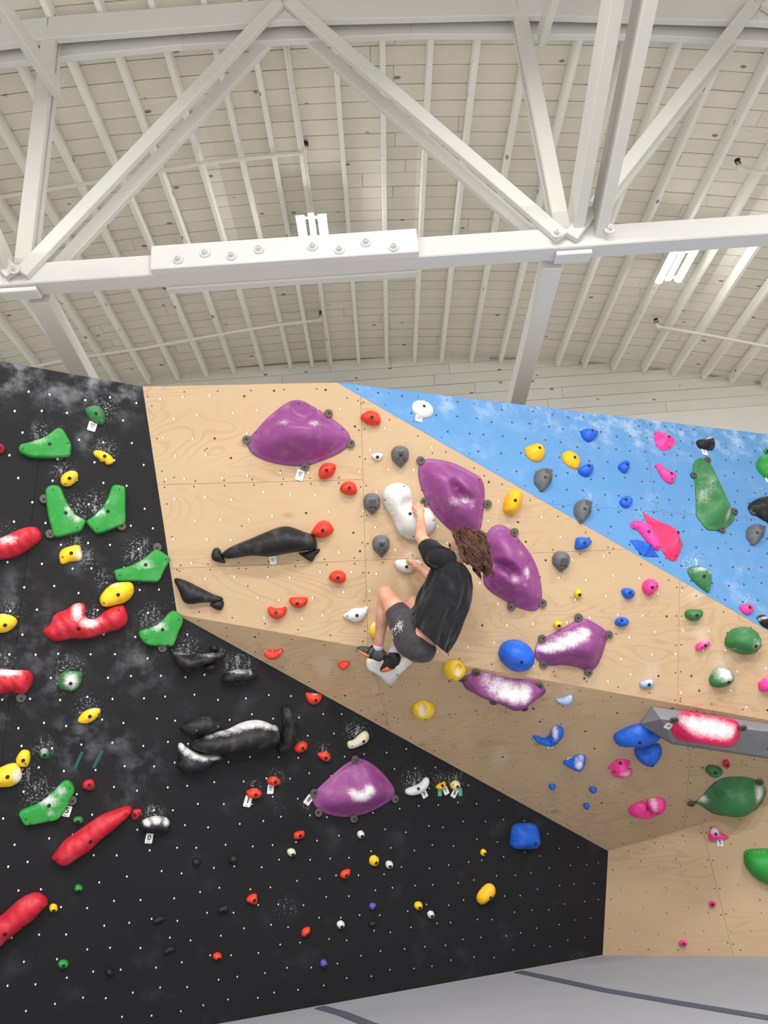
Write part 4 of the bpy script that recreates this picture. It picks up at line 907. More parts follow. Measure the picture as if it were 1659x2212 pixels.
# --- upper plywood wall
hold('U', 'E', 'purple', 'largest purple mound at the top of the plywood wall, dented crown', [(487, 550), (500, 500), (560, 430), (640, 340), (730, 260), (820, 195), (880, 172), (920, 168), (960, 175), (1020, 205), (1120, 265), (1210, 325), (1290, 385), (1350, 445), (1372, 500), (1365, 545), (1310, 600), (1220, 650), (1120, 690), (1020, 725), (920, 735), (800, 725), (680, 700), (570, 655), (510, 605)], .19, 'mound', w=[(483, 511), (1183, 287), (1372, 545), (982, 741)], s=[(921, 180), (551, 441), (1302, 408)], dent=[(950, 270, 100, .75)], bumps=[(930, 390, 160, .2)], ch=[(800, 370, (60, 40), .55), (1060, 375, (60, 45), .6), (960, 300, (70, 20), .35), (1120, 420, 18, .5)])
hold('U', 'E', 'orange', 'orange hold right of the top purple mound', [(1457, 310), (1500, 275), (1550, 264), (1600, 285), (1628, 330), (1625, 375), (1580, 390), (1520, 380), (1470, 345)], .08, b=[(1553, 325)], s=[(1600, 367)])
hold('U', 'E', 'orange', 'orange hold tucked under the right side of the top purple mound', [(1100, 790), (1110, 750), (1150, 715), (1200, 710), (1245, 728), (1240, 780), (1210, 825), (1160, 848), (1115, 845), (1103, 820)], .08, b=[(1168, 777)], s=[(1230, 758)])
hold('U', 'E', 'orange', 'orange oval hold left of a grey shield hold below the seam', [(1282, 925), (1300, 890), (1350, 866), (1400, 880), (1427, 930), (1420, 970), (1375, 988), (1320, 975), (1285, 950)], .08, b=[(1362, 925)], s=[(1298, 927)])
hold('U', 'E', 'orange', 'orange domed hold touching the large black fin hold', [(1035, 1305), (1065, 1255), (1095, 1220), (1140, 1200), (1185, 1215), (1225, 1265), (1225, 1290), (1190, 1330), (1130, 1352), (1065, 1340), (1040, 1325)], .09, b=[(1135, 1287)], s=[(1062, 1320)])
hold('U', 'E', 'white', 'tiny white triangular hold between orange and grey holds near the seam', [(1550, 645), (1590, 628), (1645, 630), (1645, 660), (1620, 690), (1590, 690), (1560, 670)], .035, b=[(1601, 662)])
SH = [(-76, -30), (-63, -65), (-33, -87), (0, -92), (37, -85), (67, -60), (75, -20), (70, 25), (47, 55), (5, 98), (-38, 60), (-68, 30), (-73, 0)]
def shield(wk, o, cx, cy, sx, sy, rot, lab):
    a0 = math.radians(rot); P_ = [(cx+(x*math.cos(a0)-y*math.sin(a0))*sx, cy+(x*math.sin(a0)+y*math.cos(a0))*sy) for x, y in SH]
    ob = hold(wk, o, 'grey', lab, P_, .09, b=[(cx+4*sx, cy-4)], s=[(cx+4, cy+65)], group='grey shield-shaped holds', auto=.2)
    # raised darker tongue from the bolt to the point
    tn = np.array([(cx+(x*math.cos(a0)-y*math.sin(a0))*sx, cy+(x*math.sin(a0)+y*math.cos(a0))*sy) for x, y in [(-26, -30), (30, -30), (32, 28), (44, 45), (5, 94), (-34, 48), (-24, 28)]])
    wl = WL[wk]; c0 = (wl.Mx.inverted()@ob.matrix_world.translation); q = [np.array(uv(wl, cv(o, p)))-np.array((c0.x, c0.y)) for p in tn]
    hts = [.086, .086, .073, .044, .013, .044, .073]; n = 7
    V = [(a[0], a[1], h_+.008) for a, h_ in zip(q, hts)]+[(a[0], a[1], 0.004) for a in q]
    me = recalc(mesh('tongue', V, [tuple(range(n))]+[(i, i+n, (i+1) % n+n, (i+1) % n) for i in range(n)])); obj('tongue', me, M['bolt_grey'], ob)
M['bolt_grey'] = m_plain('dark_grey_resin', rgb(78, 80, 84), 0.5, 0.06)
shield('U', 'I', 373, 615, 1, 1, 0, 'grey shield hold, highest one on the plywood wall')
shield('U', 'I', 132, 1019, .97, .98, 0, 'grey shield hold left of the white kidney hold')
shield('U', 'I', 210, 1378, .98, 1, 0, 'grey shield hold above the small white crimp the lower hand grips')
shield('U', 'J', 838, 445, .98, .95, 3, 'grey shield hold right of the third purple mound')
shield('Z', 'I', 1592, 815, .97, 1.0, 4, 'grey shield hold below the yellow hold on the blue wall')
shield('Z', 'K', 76, 885, .92, 1.02, 8, 'grey shield hold at the lower border of the blue wall')
shield('Z', 'K', 1545, 1086, .88, .92, 6, 'grey shield hold near the right edge of the blue wall')
hold('U', 'I', 'white', 'large white kidney-shaped hold gripped by the climber\'s raised hand', [(220, 960), (225, 920), (260, 870), (310, 843), (370, 838), (430, 860), (470, 905), (480, 960), (490, 1010), (560, 1040), (620, 1060), (660, 1100), (680, 1170), (660, 1240), (610, 1290), (560, 1315), (490, 1325), (430, 1315), (370, 1280), (335, 1220), (310, 1150), (270, 1090), (235, 1030)], .13, b=[(453, 1107)], s=[(247, 988), (659, 1158), (487, 1299), (408, 870)], dent=[(440, 1030, 60, .35)])
hold('U', 'I', 'purple', 'purple mound with a scooped pocket right of the white kidney hold', [(530, 760), (535, 700), (560, 655), (610, 633), (700, 640), (800, 660), (900, 700), (1000, 755), (1060, 790), (1090, 850), (1100, 930), (1095, 1020), (1085, 1120), (1065, 1230), (1030, 1305), (970, 1310), (880, 1290), (790, 1230), (700, 1140), (630, 1050), (580, 940), (545, 850)], .17, 'mound', w=[(549, 650), (585, 1001), (1122, 1021)], s=[(1063, 806), (567, 895), (702, 1070)], dent=[(835, 850, 46, .30), (860, 905, 52, .42), (900, 955, 56, .45), (950, 985, 48, .35)], ch=[(830, 1000, (80, 60), .5), (930, 990, (60, 40), .7), (980, 1040, 40, .4)])
hold('U', 'J', 'purple', 'purple teardrop mound with a scooped pocket right of the climber\'s head', [(190, 300), (205, 230), (240, 165), (290, 135), (340, 135), (400, 165), (460, 225), (530, 310), (600, 410), (650, 530), (675, 640), (683, 740), (675, 810), (640, 860), (590, 872), (500, 850), (420, 815), (330, 760), (250, 710), (200, 660), (180, 610), (178, 520), (190, 400)], .17, 'mound', w=[(443, 196), (418, 832), (684, 805), (185, 330)], s=[(223, 205), (497, 280), (580, 437)], dent=[(300, 470, 42, .25), (350, 485, 46, .38), (400, 510, 52, .45), (440, 555, 50, .42)], ch=[(545, 540, (40, 70), .75), (440, 590, (45, 50), .6), (520, 640, 40, .4), (510, 380, (30, 40), .4)])
hold('U', 'I', 'amber', 'yellow capsule hold along the blue border', [(1255, 1060), (1265, 1000), (1290, 940), (1320, 905), (1360, 898), (1400, 915), (1415, 950), (1405, 1010), (1380, 1070), (1340, 1110), (1300, 1112), (1265, 1090)], .09, b=[(1347, 992)])
hold('U', 'F', 'black', 'large black whale-shaped hold on the plywood wall', [(508, 305), (540, 268), (610, 230), (720, 185), (850, 130), (960, 85), (1050, 66), (1120, 78), (1200, 110), (1290, 145), (1320, 210), (1318, 262), (1270, 270), (1160, 285), (1060, 300), (970, 318), (900, 325), (780, 318), (700, 325), (620, 340), (550, 345), (520, 330)], .17, s=[(545, 290)], ch=[(850, 150, (120, 30), .2), (1000, 100, (80, 20), .2)])
hold('U', 'F', 'black', 'small black wedge at the left tip of the whale-shaped hold', [(420, 320), (435, 265), (465, 248), (490, 262), (510, 300), (530, 345), (540, 375), (520, 382), (460, 368), (428, 350)], .07, b=[(472, 318)])
hold('U', 'F', 'black', 'small black tail fin at the right end of the whale-shaped hold', [(1162, 295), (1200, 290), (1270, 275), (1320, 262), (1345, 258), (1345, 280), (1310, 320), (1290, 360), (1270, 370), (1235, 350), (1200, 325)], .06, b=[(1257, 320)])
hold('U', 'F', 'black', 'black wing hold against the black wall on the plywood', [(100, 515), (140, 512), (220, 540), (320, 590), (420, 640), (500, 670), (520, 685), (510, 700), (440, 715), (340, 720), (250, 732), (200, 725), (170, 690), (145, 620), (115, 560)], .10, b=[(253, 633)], s=[(127, 535)])
hold('U', 'F', 'black', 'small black knob below the tip of the black wing', [(408, 740), (440, 705), (490, 698), (525, 710), (520, 760), (500, 785), (460, 775)], .06, b=[(475, 750)])
hold('U', 'F', 'orange', 'orange oval hold below the seam, right of the whale-shaped hold', [(1422, 495), (1450, 460), (1495, 442), (1545, 455), (1568, 490), (1560, 535), (1520, 555), (1470, 545), (1435, 520)], .08, b=[(1502, 505)])
hold('U', 'F', 'orange', 'orange half-moon hold with a flat top, right of two', [(1085, 685), (1110, 673), (1170, 672), (1235, 675), (1243, 700), (1220, 745), (1165, 767), (1110, 745), (1090, 715)], .07, b=[(1156, 726)], s=[(1221, 720)], auto=.2)
hold('U', 'F', 'orange', 'orange half-moon hold with a hollow top, left of two', [(900, 770), (920, 752), (960, 765), (1010, 765), (1055, 752), (1066, 775), (1050, 820), (1010, 855), (970, 860), (925, 835), (905, 800)], .07, b=[(974, 803)], s=[(1043, 779)], auto=.1)
hold('U', 'P', 'white', 'white pointed hold left of the climber\'s shin', [(5, 1240), (40, 1215), (90, 1180), (140, 1165), (200, 1165), (240, 1150), (258, 1165), (240, 1230), (190, 1290), (130, 1310), (70, 1290), (20, 1265)], .055, b=[(143, 1240)], s=[(48, 1247)], auto=.2)
hold('U', 'P', 'yellow', 'yellow hold half hidden behind the climber\'s shin', [(265, 1380), (280, 1340), (320, 1310), (345, 1360), (340, 1450), (315, 1475), (280, 1440)], .05, auto=.5)
hold('U', 'P', 'white', 'small white crimp gripped by the climber\'s lower hand', [(515, 715), (540, 690), (600, 685), (680, 690), (750, 690), (780, 705), (785, 740), (750, 780), (690, 812), (630, 822), (570, 800), (530, 760)], .06, b=[(636, 757)])
hold('U', 'J', 'blue', 'big smooth blue dome left of the purple five-sided mound', [(308, 1230), (325, 1170), (370, 1130), (440, 1115), (510, 1130), (580, 1180), (612, 1250), (605, 1320), (570, 1365), (510, 1388), (440, 1385), (370, 1340), (320, 1280)], .14, b=[(487, 1296)])
hold('U', 'J', 'purple', 'purple five-sided mound with a chalked ridge', [(620, 1210), (640, 1150), (690, 1110), (800, 1050), (920, 985), (990, 945), (1030, 930), (1090, 950), (1180, 1000), (1235, 1050), (1240, 1090), (1220, 1180), (1190, 1270), (1150, 1350), (1100, 1382), (1040, 1375), (960, 1350), (860, 1335), (740, 1340), (660, 1305), (625, 1270)], .17, 'mound', w=[(992, 928), (682, 1109), (1251, 1074), (693, 1327), (1076, 1393)], bumps=[(900, 1130, 110, .15)], ch=[(720, 1200, (90, 40), .95), (800, 1170, (90, 42), 1), (880, 1130, (95, 45), 1), (960, 1090, (95, 45), 1), (1040, 1050, (70, 45), .8)])
hold('U', 'J', 'yellow', 'tiny yellow knob, upper of two left of the small blue holds', ('e', 983, 720, 33, 40), .045, b=[(992, 729)])
hold('U', 'J', 'yellow', 'tiny yellow knob just above the purple five-sided mound', ('e', 810, 985, 36, 34), .045, b=[(816, 993)])
hold('U', 'J', 'blue', 'blue wedge hold above a grey shield on the plywood', [(957, 330), (965, 260), (985, 240), (1050, 242), (1092, 260), (1098, 280), (1070, 320), (1020, 345), (975, 345)], .07, b=[(1032, 286)], auto=.15)
hold('U', 'L', 'blue', 'small blue cup hold beside the pink faceted hold', [(410, 340), (430, 320), (480, 318), (520, 345), (515, 385), (480, 412), (445, 405), (420, 375)], .06, b=[(475, 355)], s=[(493, 374)], auto=.3)
hold('U', 'L', 'blue', 'small blue oval cup hold, lower of two', ('e', 413, 607, 58, 42, -5), .06, b=[(408, 590)], s=[(388, 612)], auto=.3)
hold('U', 'L', 'pink', 'pink faceted hold near the blue border on the plywood', [(590, 300), (605, 265), (650, 238), (695, 250), (722, 290), (710, 330), (670, 370), (640, 384), (600, 350)], .08, b=[(660, 310)], s=[(705, 297)], auto=.25)
hold('U', 'L', 'dkgreen', 'dark green half-round jug right of the vertical seam', [(953, 530), (970, 505), (1030, 498), (1095, 505), (1102, 530), (1075, 580), (1030, 602), (980, 585), (955, 555)], .07, b=[(1043, 549)], s=[(990, 549), (1082, 548)], auto=.25)
hold('U', 'L', 'pink', 'small pale pink crimp between the green holds', [(1043, 825), (1060, 795), (1110, 768), (1150, 760), (1162, 785), (1140, 825), (1090, 843), (1050, 845)], .05, b=[(1119, 806)], s=[(1092, 820)], auto=.6)
hold('U', 'L', 'dkgreen', 'large green dome near the right edge of the plywood wall', [(1302, 780), (1320, 720), (1370, 670), (1440, 655), (1510, 655), (1560, 690), (1590, 740), (1598, 800), (1570, 850), (1510, 885), (1440, 885), (1370, 855), (1320, 825)], .14, b=[(1526, 806)], s=[(1360, 712)], dent=[(1390, 850, 50, .25)], ch=[(1540, 790, (70, 60), .5), (1450, 690, (60, 30), .35), (1390, 845, (50, 20), .5)])
hold('U', 'L', 'dkgreen', 'smaller green dome whitened with chalk at its top', [(1165, 1100), (1185, 1050), (1230, 1005), (1280, 995), (1330, 1015), (1360, 1060), (1355, 1110), (1310, 1150), (1240, 1170), (1185, 1155)], .11, b=[(1303, 1112)], ch=[(1290, 1050, (80, 70), .85), (1240, 1080, 50, .5)])
hold('U', 'L', 'pink', 'pink block hold cut off by the right edge of the plywood wall', [(1585, 1130), (1620, 1100), (1680, 1060), (1760, 1080), (1760, 1190), (1660, 1200), (1600, 1198)], .09, auto=.5)
hold('U', 'L', 'paleblue', 'tiny chalky blue square hold above the overhang edge', [(570, 1120), (600, 1112), (630, 1100), (678, 1105), (670, 1165), (630, 1168), (572, 1165)], .045, b=[(640, 1141)], auto=.7)
# --- blue wall
hold('Z', 'I', 'white', 'white rounded hold with a tag at the top of the blue wall', [(475, 185), (490, 150), (530, 140), (590, 150), (640, 185), (658, 230), (645, 265), (600, 282), (550, 280), (505, 250), (480, 215)], .06, b=[(569, 202)], ch=[(530, 190, 12, .9)])
hold('Z', 'I', 'amber', 'yellow rounded hold on the blue wall, left of two', [(1442, 570), (1450, 535), (1510, 512), (1555, 512), (1595, 545), (1607, 585), (1590, 635), (1550, 656), (1500, 645), (1460, 610)], .07, b=[(1550, 559)], s=[(1467, 579)])
hold('Z', 'R', 'amber', 'yellow oval hold on the blue wall, right of two, above a blue hold', [(772, 770), (780, 752), (805, 750), (835, 770), (848, 795), (840, 822), (815, 820), (785, 800)], .06, b=[(820, 782)])
hold('Z', 'K', 'blue', 'blue bowl-shaped hold highest on the blue wall', [(65, 200), (90, 190), (150, 190), (200, 215), (203, 240), (170, 275), (130, 290), (90, 265), (70, 230)], .07, b=[(151, 208)], s=[(190, 215)])
hold('Z', 'K', 'blue', 'blue bowl-shaped hold touching the right yellow hold', [(42, 535), (70, 505), (120, 490), (155, 495), (165, 530), (145, 575), (110, 588), (65, 570)], .07, b=[(122, 512)])
hold('Z', 'K', 'blue', 'small blue heart-shaped hold in the middle of the blue wall', [(383, 500), (410, 470), (440, 458), (472, 475), (475, 515), (455, 550), (430, 557), (395, 530)], .06, b=[(446, 496)])
hold('Z', 'K', 'blue', 'round blue cup hold above the pink pair on the blue wall', ('e', 447, 807, 50, 46), .06, b=[(450, 785)], dent=[(455, 795, 26, .3)])
hold('Z', 'K', 'pink', 'pink faceted hold highest on the blue wall', [(692, 230), (705, 197), (750, 208), (810, 220), (855, 255), (878, 290), (840, 345), (765, 367), (720, 330), (700, 280)], .07, b=[(799, 264)], s=[(732, 306), (835, 322), (717, 206)], prof='roof', sharp=True)
hold('Z', 'K', 'pink', 'pink drop-shaped hold pointing up on the blue wall', [(700, 490), (725, 480), (760, 515), (810, 545), (860, 562), (873, 590), (850, 640), (830, 650), (790, 630), (750, 585), (715, 520)], .055, b=[(825, 575)], s=[(717, 491), (836, 614)])
hold('Z', 'K', 'black', 'black knobbly hold with a tag at the top right of the blue wall', [(1052, 300), (1060, 280), (1110, 275), (1140, 255), (1170, 262), (1195, 310), (1195, 355), (1160, 362), (1110, 355), (1070, 335)], .07, b=[(1156, 303)], ch=[(1150, 262, (40, 14), .8)], ridged=.002)
hold('Z', 'K', 'dkgreen', 'tall green pod-shaped hold with chalked groove on the blue wall', [(1035, 490), (1050, 450), (1090, 418), (1130, 435), (1180, 470), (1210, 530), (1240, 600), (1290, 720), (1340, 830), (1385, 910), (1385, 950), (1340, 1000), (1280, 1035), (1200, 1038), (1150, 1025), (1090, 950), (1063, 910), (1060, 780), (1050, 640), (1035, 560)], .15, 'mound', w=[(1154, 440), (1035, 571), (1383, 880), (1276, 1033)], dent=[(1150, 620, 45, .35), (1170, 740, 45, .4)], ch=[(1150, 720, (60, 110), .5), (1190, 640, (40, 90), .4), (1330, 900, (30, 60), .6), (1130, 480, 40, .3)])
hold('Z', 'K', 'green', 'green mound cut off by the right edge of the blue wall', [(1568, 480), (1590, 430), (1640, 405), (1760, 400), (1760, 640), (1660, 600), (1610, 560), (1580, 520)], .11)
hold('Z', 'K', 'green', 'tiny green hold above the green mound at the right edge', [(1622, 375), (1640, 352), (1690, 352), (1690, 400), (1650, 398)], .04, b=[(1652, 374)])
hold('Z', 'K', 'black', 'black ridged hold with washer cut off by the right edge', [(1498, 840), (1530, 800), (1590, 770), (1680, 755), (1760, 760), (1760, 990), (1660, 970), (1590, 930), (1520, 885)], .10, ridged=.002, w=[(1531, 886)])
hold('Z', 'K', 'rose', 'glossy pink faceted long hold, larger of the crossed pink pair', [(603, 910), (615, 892), (680, 935), (760, 975), (850, 1020), (900, 1090), (943, 1160), (920, 1230), (890, 1295), (860, 1305), (810, 1280), (775, 1230), (740, 1140), (690, 1050), (640, 970)], .11, 'roof', sharp=True, b=[(864, 1090)], s=[(833, 1255), (897, 1250), (637, 925)], ch=[(760, 1080, (40, 60), .3)], fine=16)
hold('Z', 'K', 'pink', 'soft pink wavy hold, smaller of the crossed pink pair', [(487, 1000), (500, 975), (550, 972), (610, 985), (650, 1020), (700, 1085), (735, 1160), (738, 1200), (715, 1220), (690, 1205), (640, 1160), (590, 1090), (540, 1040), (500, 1025)], .06, b=[(633, 1068)], s=[(519, 1000), (714, 1186)])
hold('Z', 'K', 'blue', 'dark blue faceted shard hold below the pink pair', [(485, 1130), (540, 1125), (600, 1140), (650, 1170), (700, 1225), (735, 1270), (670, 1270), (600, 1265), (550, 1210)], .07, 'roof', sharp=True, b=[(642, 1186), (597, 1226)], fine=14)
hold('Z', 'L', 'dkgreen', 'green leaf-shaped hold low on the blue wall', [(980, 170), (995, 140), (1050, 132), (1110, 150), (1160, 185), (1172, 240), (1165, 310), (1155, 352), (1120, 330), (1060, 285), (1010, 230)], .08, b=[(1097, 229)], s=[(1018, 162)], ch=[(1080, 160, (80, 30), .7), (1150, 190, 30, .6)])
hold('Z', 'L', 'pink', 'small pink drop hold low at the right of the blue wall', [(1415, 475), (1440, 460), (1500, 460), (1530, 480), (1530, 510), (1500, 540), (1470, 540), (1435, 510)], .055, b=[(1493, 489)], auto=.15)
hold('Z', 'L', 'black', 'black ridged hold at the lower right corner of the blue wall', [(1575, 565), (1600, 548), (1660, 580), (1760, 640), (1760, 700), (1650, 655), (1600, 620)], .06, ridged=.003, ch=[(1620, 575, (50, 18), .7)])
# --- overhang
hold('O', 'P', 'white', 'white chalky saddle hold under the climber\'s feet', [(230, 1745), (240, 1705), (280, 1690), (400, 1700), (560, 1700), (700, 1680), (690, 1720), (640, 1760), (600, 1800), (560, 1850), (510, 1910), (470, 1915), (410, 1890), (360, 1830), (310, 1790), (250, 1775)], .13, s=[(543, 1825)])
hold('O', 'F', 'orange', 'orange crescent hold on the left of the overhang', [(865, 1135), (880, 1125), (920, 1140), (970, 1138), (1020, 1122), (1025, 1145), (990, 1185), (945, 1197), (895, 1180)], .06, auto=.4)
hold('O', 'F', 'orange', 'small orange foothold left of the white saddle hold', [(1500, 1250), (1530, 1235), (1585, 1228), (1600, 1250), (1570, 1280), (1530, 1283)], .05)
hold('O', 'M', 'yellow', 'yellow ring hold with a deep hole just under the overhang edge', ('e', 478, 200, 98, 78, 8), .085, dent=[(512, 195, 27, .95)], s=[(457, 263)], ch=[(512, 215, (34, 30), .75)])
hold('O', 'M', 'yellow', 'chalky yellow ring hold lower on the overhang', ('e', 217, 540, 100, 73), .085, dent=[(203, 530, 29, .95)], s=[(231, 601)], ch=[(205, 550, (45, 34), .75), (270, 570, 50, .4), (170, 580, 60, .3)])
hold('O', 'M', 'purple', 'purple boat-shaped mound with chalked middle under the overhang edge', [(550, 330), (555, 300), (590, 275), (680, 240), (750, 250), (850, 275), (960, 300), (1080, 308), (1180, 320), (1240, 360), (1267, 405), (1240, 440), (1150, 495), (1060, 540), (980, 550), (910, 530), (850, 490), (760, 460), (660, 425), (580, 385)], .17, 'mound', w=[(666, 242), (552, 297), (1203, 350), (818, 488), (1078, 544)], ch=[(760, 350, (90, 40), .55), (840, 385, (100, 42), .75), (920, 415, (110, 42), .95), (1000, 432, (100, 42), 1), (1080, 435, (80, 45), .9), (900, 320, (80, 20), .3)])
hold('O', 'M', 'paleblue', 'pale blue chalky crescent right of the purple boat-shaped mound', [(1340, 445), (1370, 440), (1420, 430), (1470, 410), (1490, 425), (1480, 460), (1440, 482), (1390, 475)], .06, auto=.6)
hold('O', 'M', 'blue', 'blue hook-shaped hold with chalk and a tag below', [(1150, 765), (1180, 765), (1240, 785), (1290, 765), (1310, 720), (1340, 685), (1380, 680), (1412, 710), (1410, 750), (1380, 775), (1350, 815), (1290, 830), (1220, 820), (1170, 790)], .08, s=[(1310, 808), (1398, 700)], ch=[(1340, 740, (30, 60), .85), (1250, 790, (60, 20), .5)])
hold('O', 'M', 'blue', 'blue triangular hold with white scratches and a tag above', [(1410, 990), (1450, 970), (1510, 940), (1560, 925), (1600, 940), (1600, 980), (1570, 1040), (1530, 1047), (1470, 1020)], .08, ch=[(1545, 1000, (40, 35), .9), (1570, 960, 30, .6)])
hold('O', 'M', 'blue', 'tiny blue foothold, left of the trio low on the overhang', ('e', 1315, 1185, 30, 20), .04, group='tiny blue footholds')
hold('O', 'N', 'blue', 'tiny blue foothold, right of the trio low on the overhang', ('e', 167, 818, 33, 22), .04, group='tiny blue footholds')
hold('O', 'N', 'blue', 'tiny blue foothold, lowest of the trio on the overhang', ('e', 111, 956, 25, 22), .04, group='tiny blue footholds')
hold('O', 'N', 'pink', 'pink faceted wedge, upper of a stacked pink pair on the overhang', [(290, 650), (340, 600), (380, 575), (440, 572), (490, 590), (485, 615), (440, 640), (380, 658)], .08, 'roof', sharp=True, b=[(407, 620)], fine=13)
hold('O', 'N', 'pink', 'pale pink chalked lip, lower of a stacked pink pair on the overhang', [(330, 670), (400, 655), (460, 643), (500, 650), (490, 680), (440, 698), (370, 700), (340, 690)], .06, ch=[(430, 675, (70, 30), .8)])
hold('O', 'N', 'pink', 'pink pointed hold, left of the overlapping pair low on the overhang', [(470, 1010), (510, 960), (570, 940), (620, 945), (640, 985), (680, 1020), (718, 1030), (700, 1045), (620, 1052), (520, 1040)], .08, s=[(594, 966)], ch=[(660, 1030, (40, 14), .5)])
hold('O', 'N', 'pink', 'pink round hold with chalk, right of the overlapping pair low on the overhang', [(628, 940), (660, 910), (740, 903), (790, 930), (780, 980), (730, 1010), (680, 1020), (645, 1005)], .09, s=[(712, 998)], ch=[(690, 960, (40, 40), .7)])
hold('O', 'N', 'blue', 'blue elongated hold tucked under the tip of the grey volume', [(348, 380), (370, 350), (450, 310), (540, 280), (600, 280), (680, 330), (748, 372), (700, 405), (600, 435), (480, 445), (380, 435), (352, 410)], .10, b=[(562, 398)])
hold('O', 'N', 'blue', 'blue bowl-shaped hold below the elongated blue hold', [(525, 510), (540, 475), (600, 478), (660, 455), (720, 442), (750, 460), (758, 500), (730, 560), (680, 605), (620, 605), (570, 580), (535, 545)], .10, b=[(671, 598)], s=[(546, 477), (700, 462)])
# grey faceted volume under the overhang edge, the pink pill hold sits on it
wO = WL['O']
def volume():
    base = [(555, 252), (668, 100), (1760, 262), (1760, 566), (838, 424), (742, 370)]
    ridge = [(745, 212), (1760, 330), (1760, 545), (842, 405)]
    q = [uv(wO, cv('N', p)) for p in base]; c0 = q[0]
    Hv = 0.14; r = []
    for p in ridge:
        h3 = hit_plane(cv('N', p), wO.n, wO.k+Hv)-wO.o; r.append((h3.dot(wO.u), h3.dot(wO.v)))
    V = [(a-c0[0], b-c0[1], 0.001) for a, b in q]+[(a-c0[0], b-c0[1], Hv) for a, b in r]
    Fc = [(0, 1, 6), (1, 2, 7, 6), (2, 3, 8, 7), (3, 4, 9, 8), (4, 5, 9), (5, 0, 9), (0, 6, 9), (6, 7, 8, 9)]
    me = recalc(mesh('climbing_volume', V, Fc+[(5, 4, 3, 2, 1, 0)]))
    bm = bmesh.new(); bm.from_mesh(me); bmesh.ops.triangulate(bm, faces=bm.faces); bmesh.ops.subdivide_edges(bm, edges=bm.edges, cuts=5, use_grid_fill=True); bm.to_mesh(me); bm.free()
    ob = obj('climbing_volume', me, M['greyvol']); ob.matrix_world = wO.Mx@Matrix.Translation((c0[0], c0[1], 0)); tag(ob, 'long grey faceted volume under the overhang edge at the right', 'climbing volume')
    A = np.array([v.co[:] for v in me.vertices])[:, :2]+np.array(c0); set_attr(me, 'chalk', chalk_at(wO, A, [(*cv('N', (1510, 490)), 14, .8), (*cv('N', (840, 350)), 8, .5)]))
    for p in ((748, 186), (650, 272), (686, 258), (1597, 338), (1487, 430), (1625, 453)):
        c = uv(wO, cv('N', p)); s_ = obj('screw', ME_SCREW, M['bolt'], ob); s_.location = (c[0]-c0[0], c[1]-c0[1], Hv if p[0] > 1000 else Hv*0.55)
    return Hv
HV = volume()
hold('O', 'N', 'rose', 'hot pink pill-shaped mound chalked along the middle on the grey volume', [(850, 300), (880, 230), (930, 185), (1000, 180), (1200, 215), (1380, 245), (1430, 290), (1440, 340), (1420, 420), (1370, 470), (1300, 480), (1150, 455), (950, 430), (880, 400), (855, 360)], .12, 'mound', w=[(865, 238), (1450, 306)], lift=HV, ch=[(960, 285, (90, 45), .8), (1040, 295, (100, 48), .95), (1120, 308, (100, 50), 1), (1200, 322, (100, 50), 1), (1280, 338, (100, 50), .95), (1350, 350, (80, 45), .85)])
hold('O', 'N', 'rose', 'tiny dark pink knob above the small green leaf hold', ('e', 1305, 598, 30, 31), .05, b=[(1313, 607)])
hold('O', 'N', 'dkgreen', 'small dark green leaf hold on the right of the overhang', [(1128, 655), (1150, 625), (1190, 618), (1240, 635), (1277, 660), (1250, 690), (1200, 708), (1150, 685)], .06, b=[(1211, 670)], s=[(1170, 638), (1262, 660)], auto=.25)
hold('O', 'N', 'dkgreen', 'big green leaf-shaped mound at the right of the overhang', [(1040, 965), (1100, 920), (1160, 850), (1230, 785), (1320, 750), (1420, 745), (1520, 755), (1600, 790), (1655, 840), (1660, 880), (1620, 970), (1540, 1040), (1420, 1070), (1300, 1073), (1200, 1055), (1130, 1010), (1080, 975)], .16, 'mound', w=[(1015, 965), (1600, 783)], ch=[(1130, 990, (50, 35), .95), (1620, 930, (50, 80), .85), (1430, 1040, (120, 20), .4)])
# --- low right wall
hold('L', 'N', 'pink', 'pale pink curled hold with tag 5 on the low right wall', [(1148, 1200), (1160, 1160), (1185, 1130), (1220, 1140), (1260, 1180), (1320, 1215), (1325, 1230), (1270, 1235), (1210, 1245), (1170, 1250), (1150, 1225)], .07, b=[(1214, 1188)], ch=[(1210, 1165, (60, 40), .85)])
hold('L', 'Q', 'green', 'bright green mound at the right edge of the low right wall', [(1555, 680), (1560, 655), (1600, 645), (1680, 645), (1760, 650), (1760, 810), (1640, 790), (1590, 755), (1560, 715)], .13, s=[(1574, 667)])
hold('L', 'Q', 'pink', 'tiny pink foothold, upper of two on the low right wall', ('e', 1420, 881, 16, 13), .04, b=[(1421, 882)])
hold('L', 'Q', 'pink', 'tiny pink foothold, lower of two on the low right wall', ('e', 1293, 1050, 18, 12), .04, b=[(1297, 1052)])

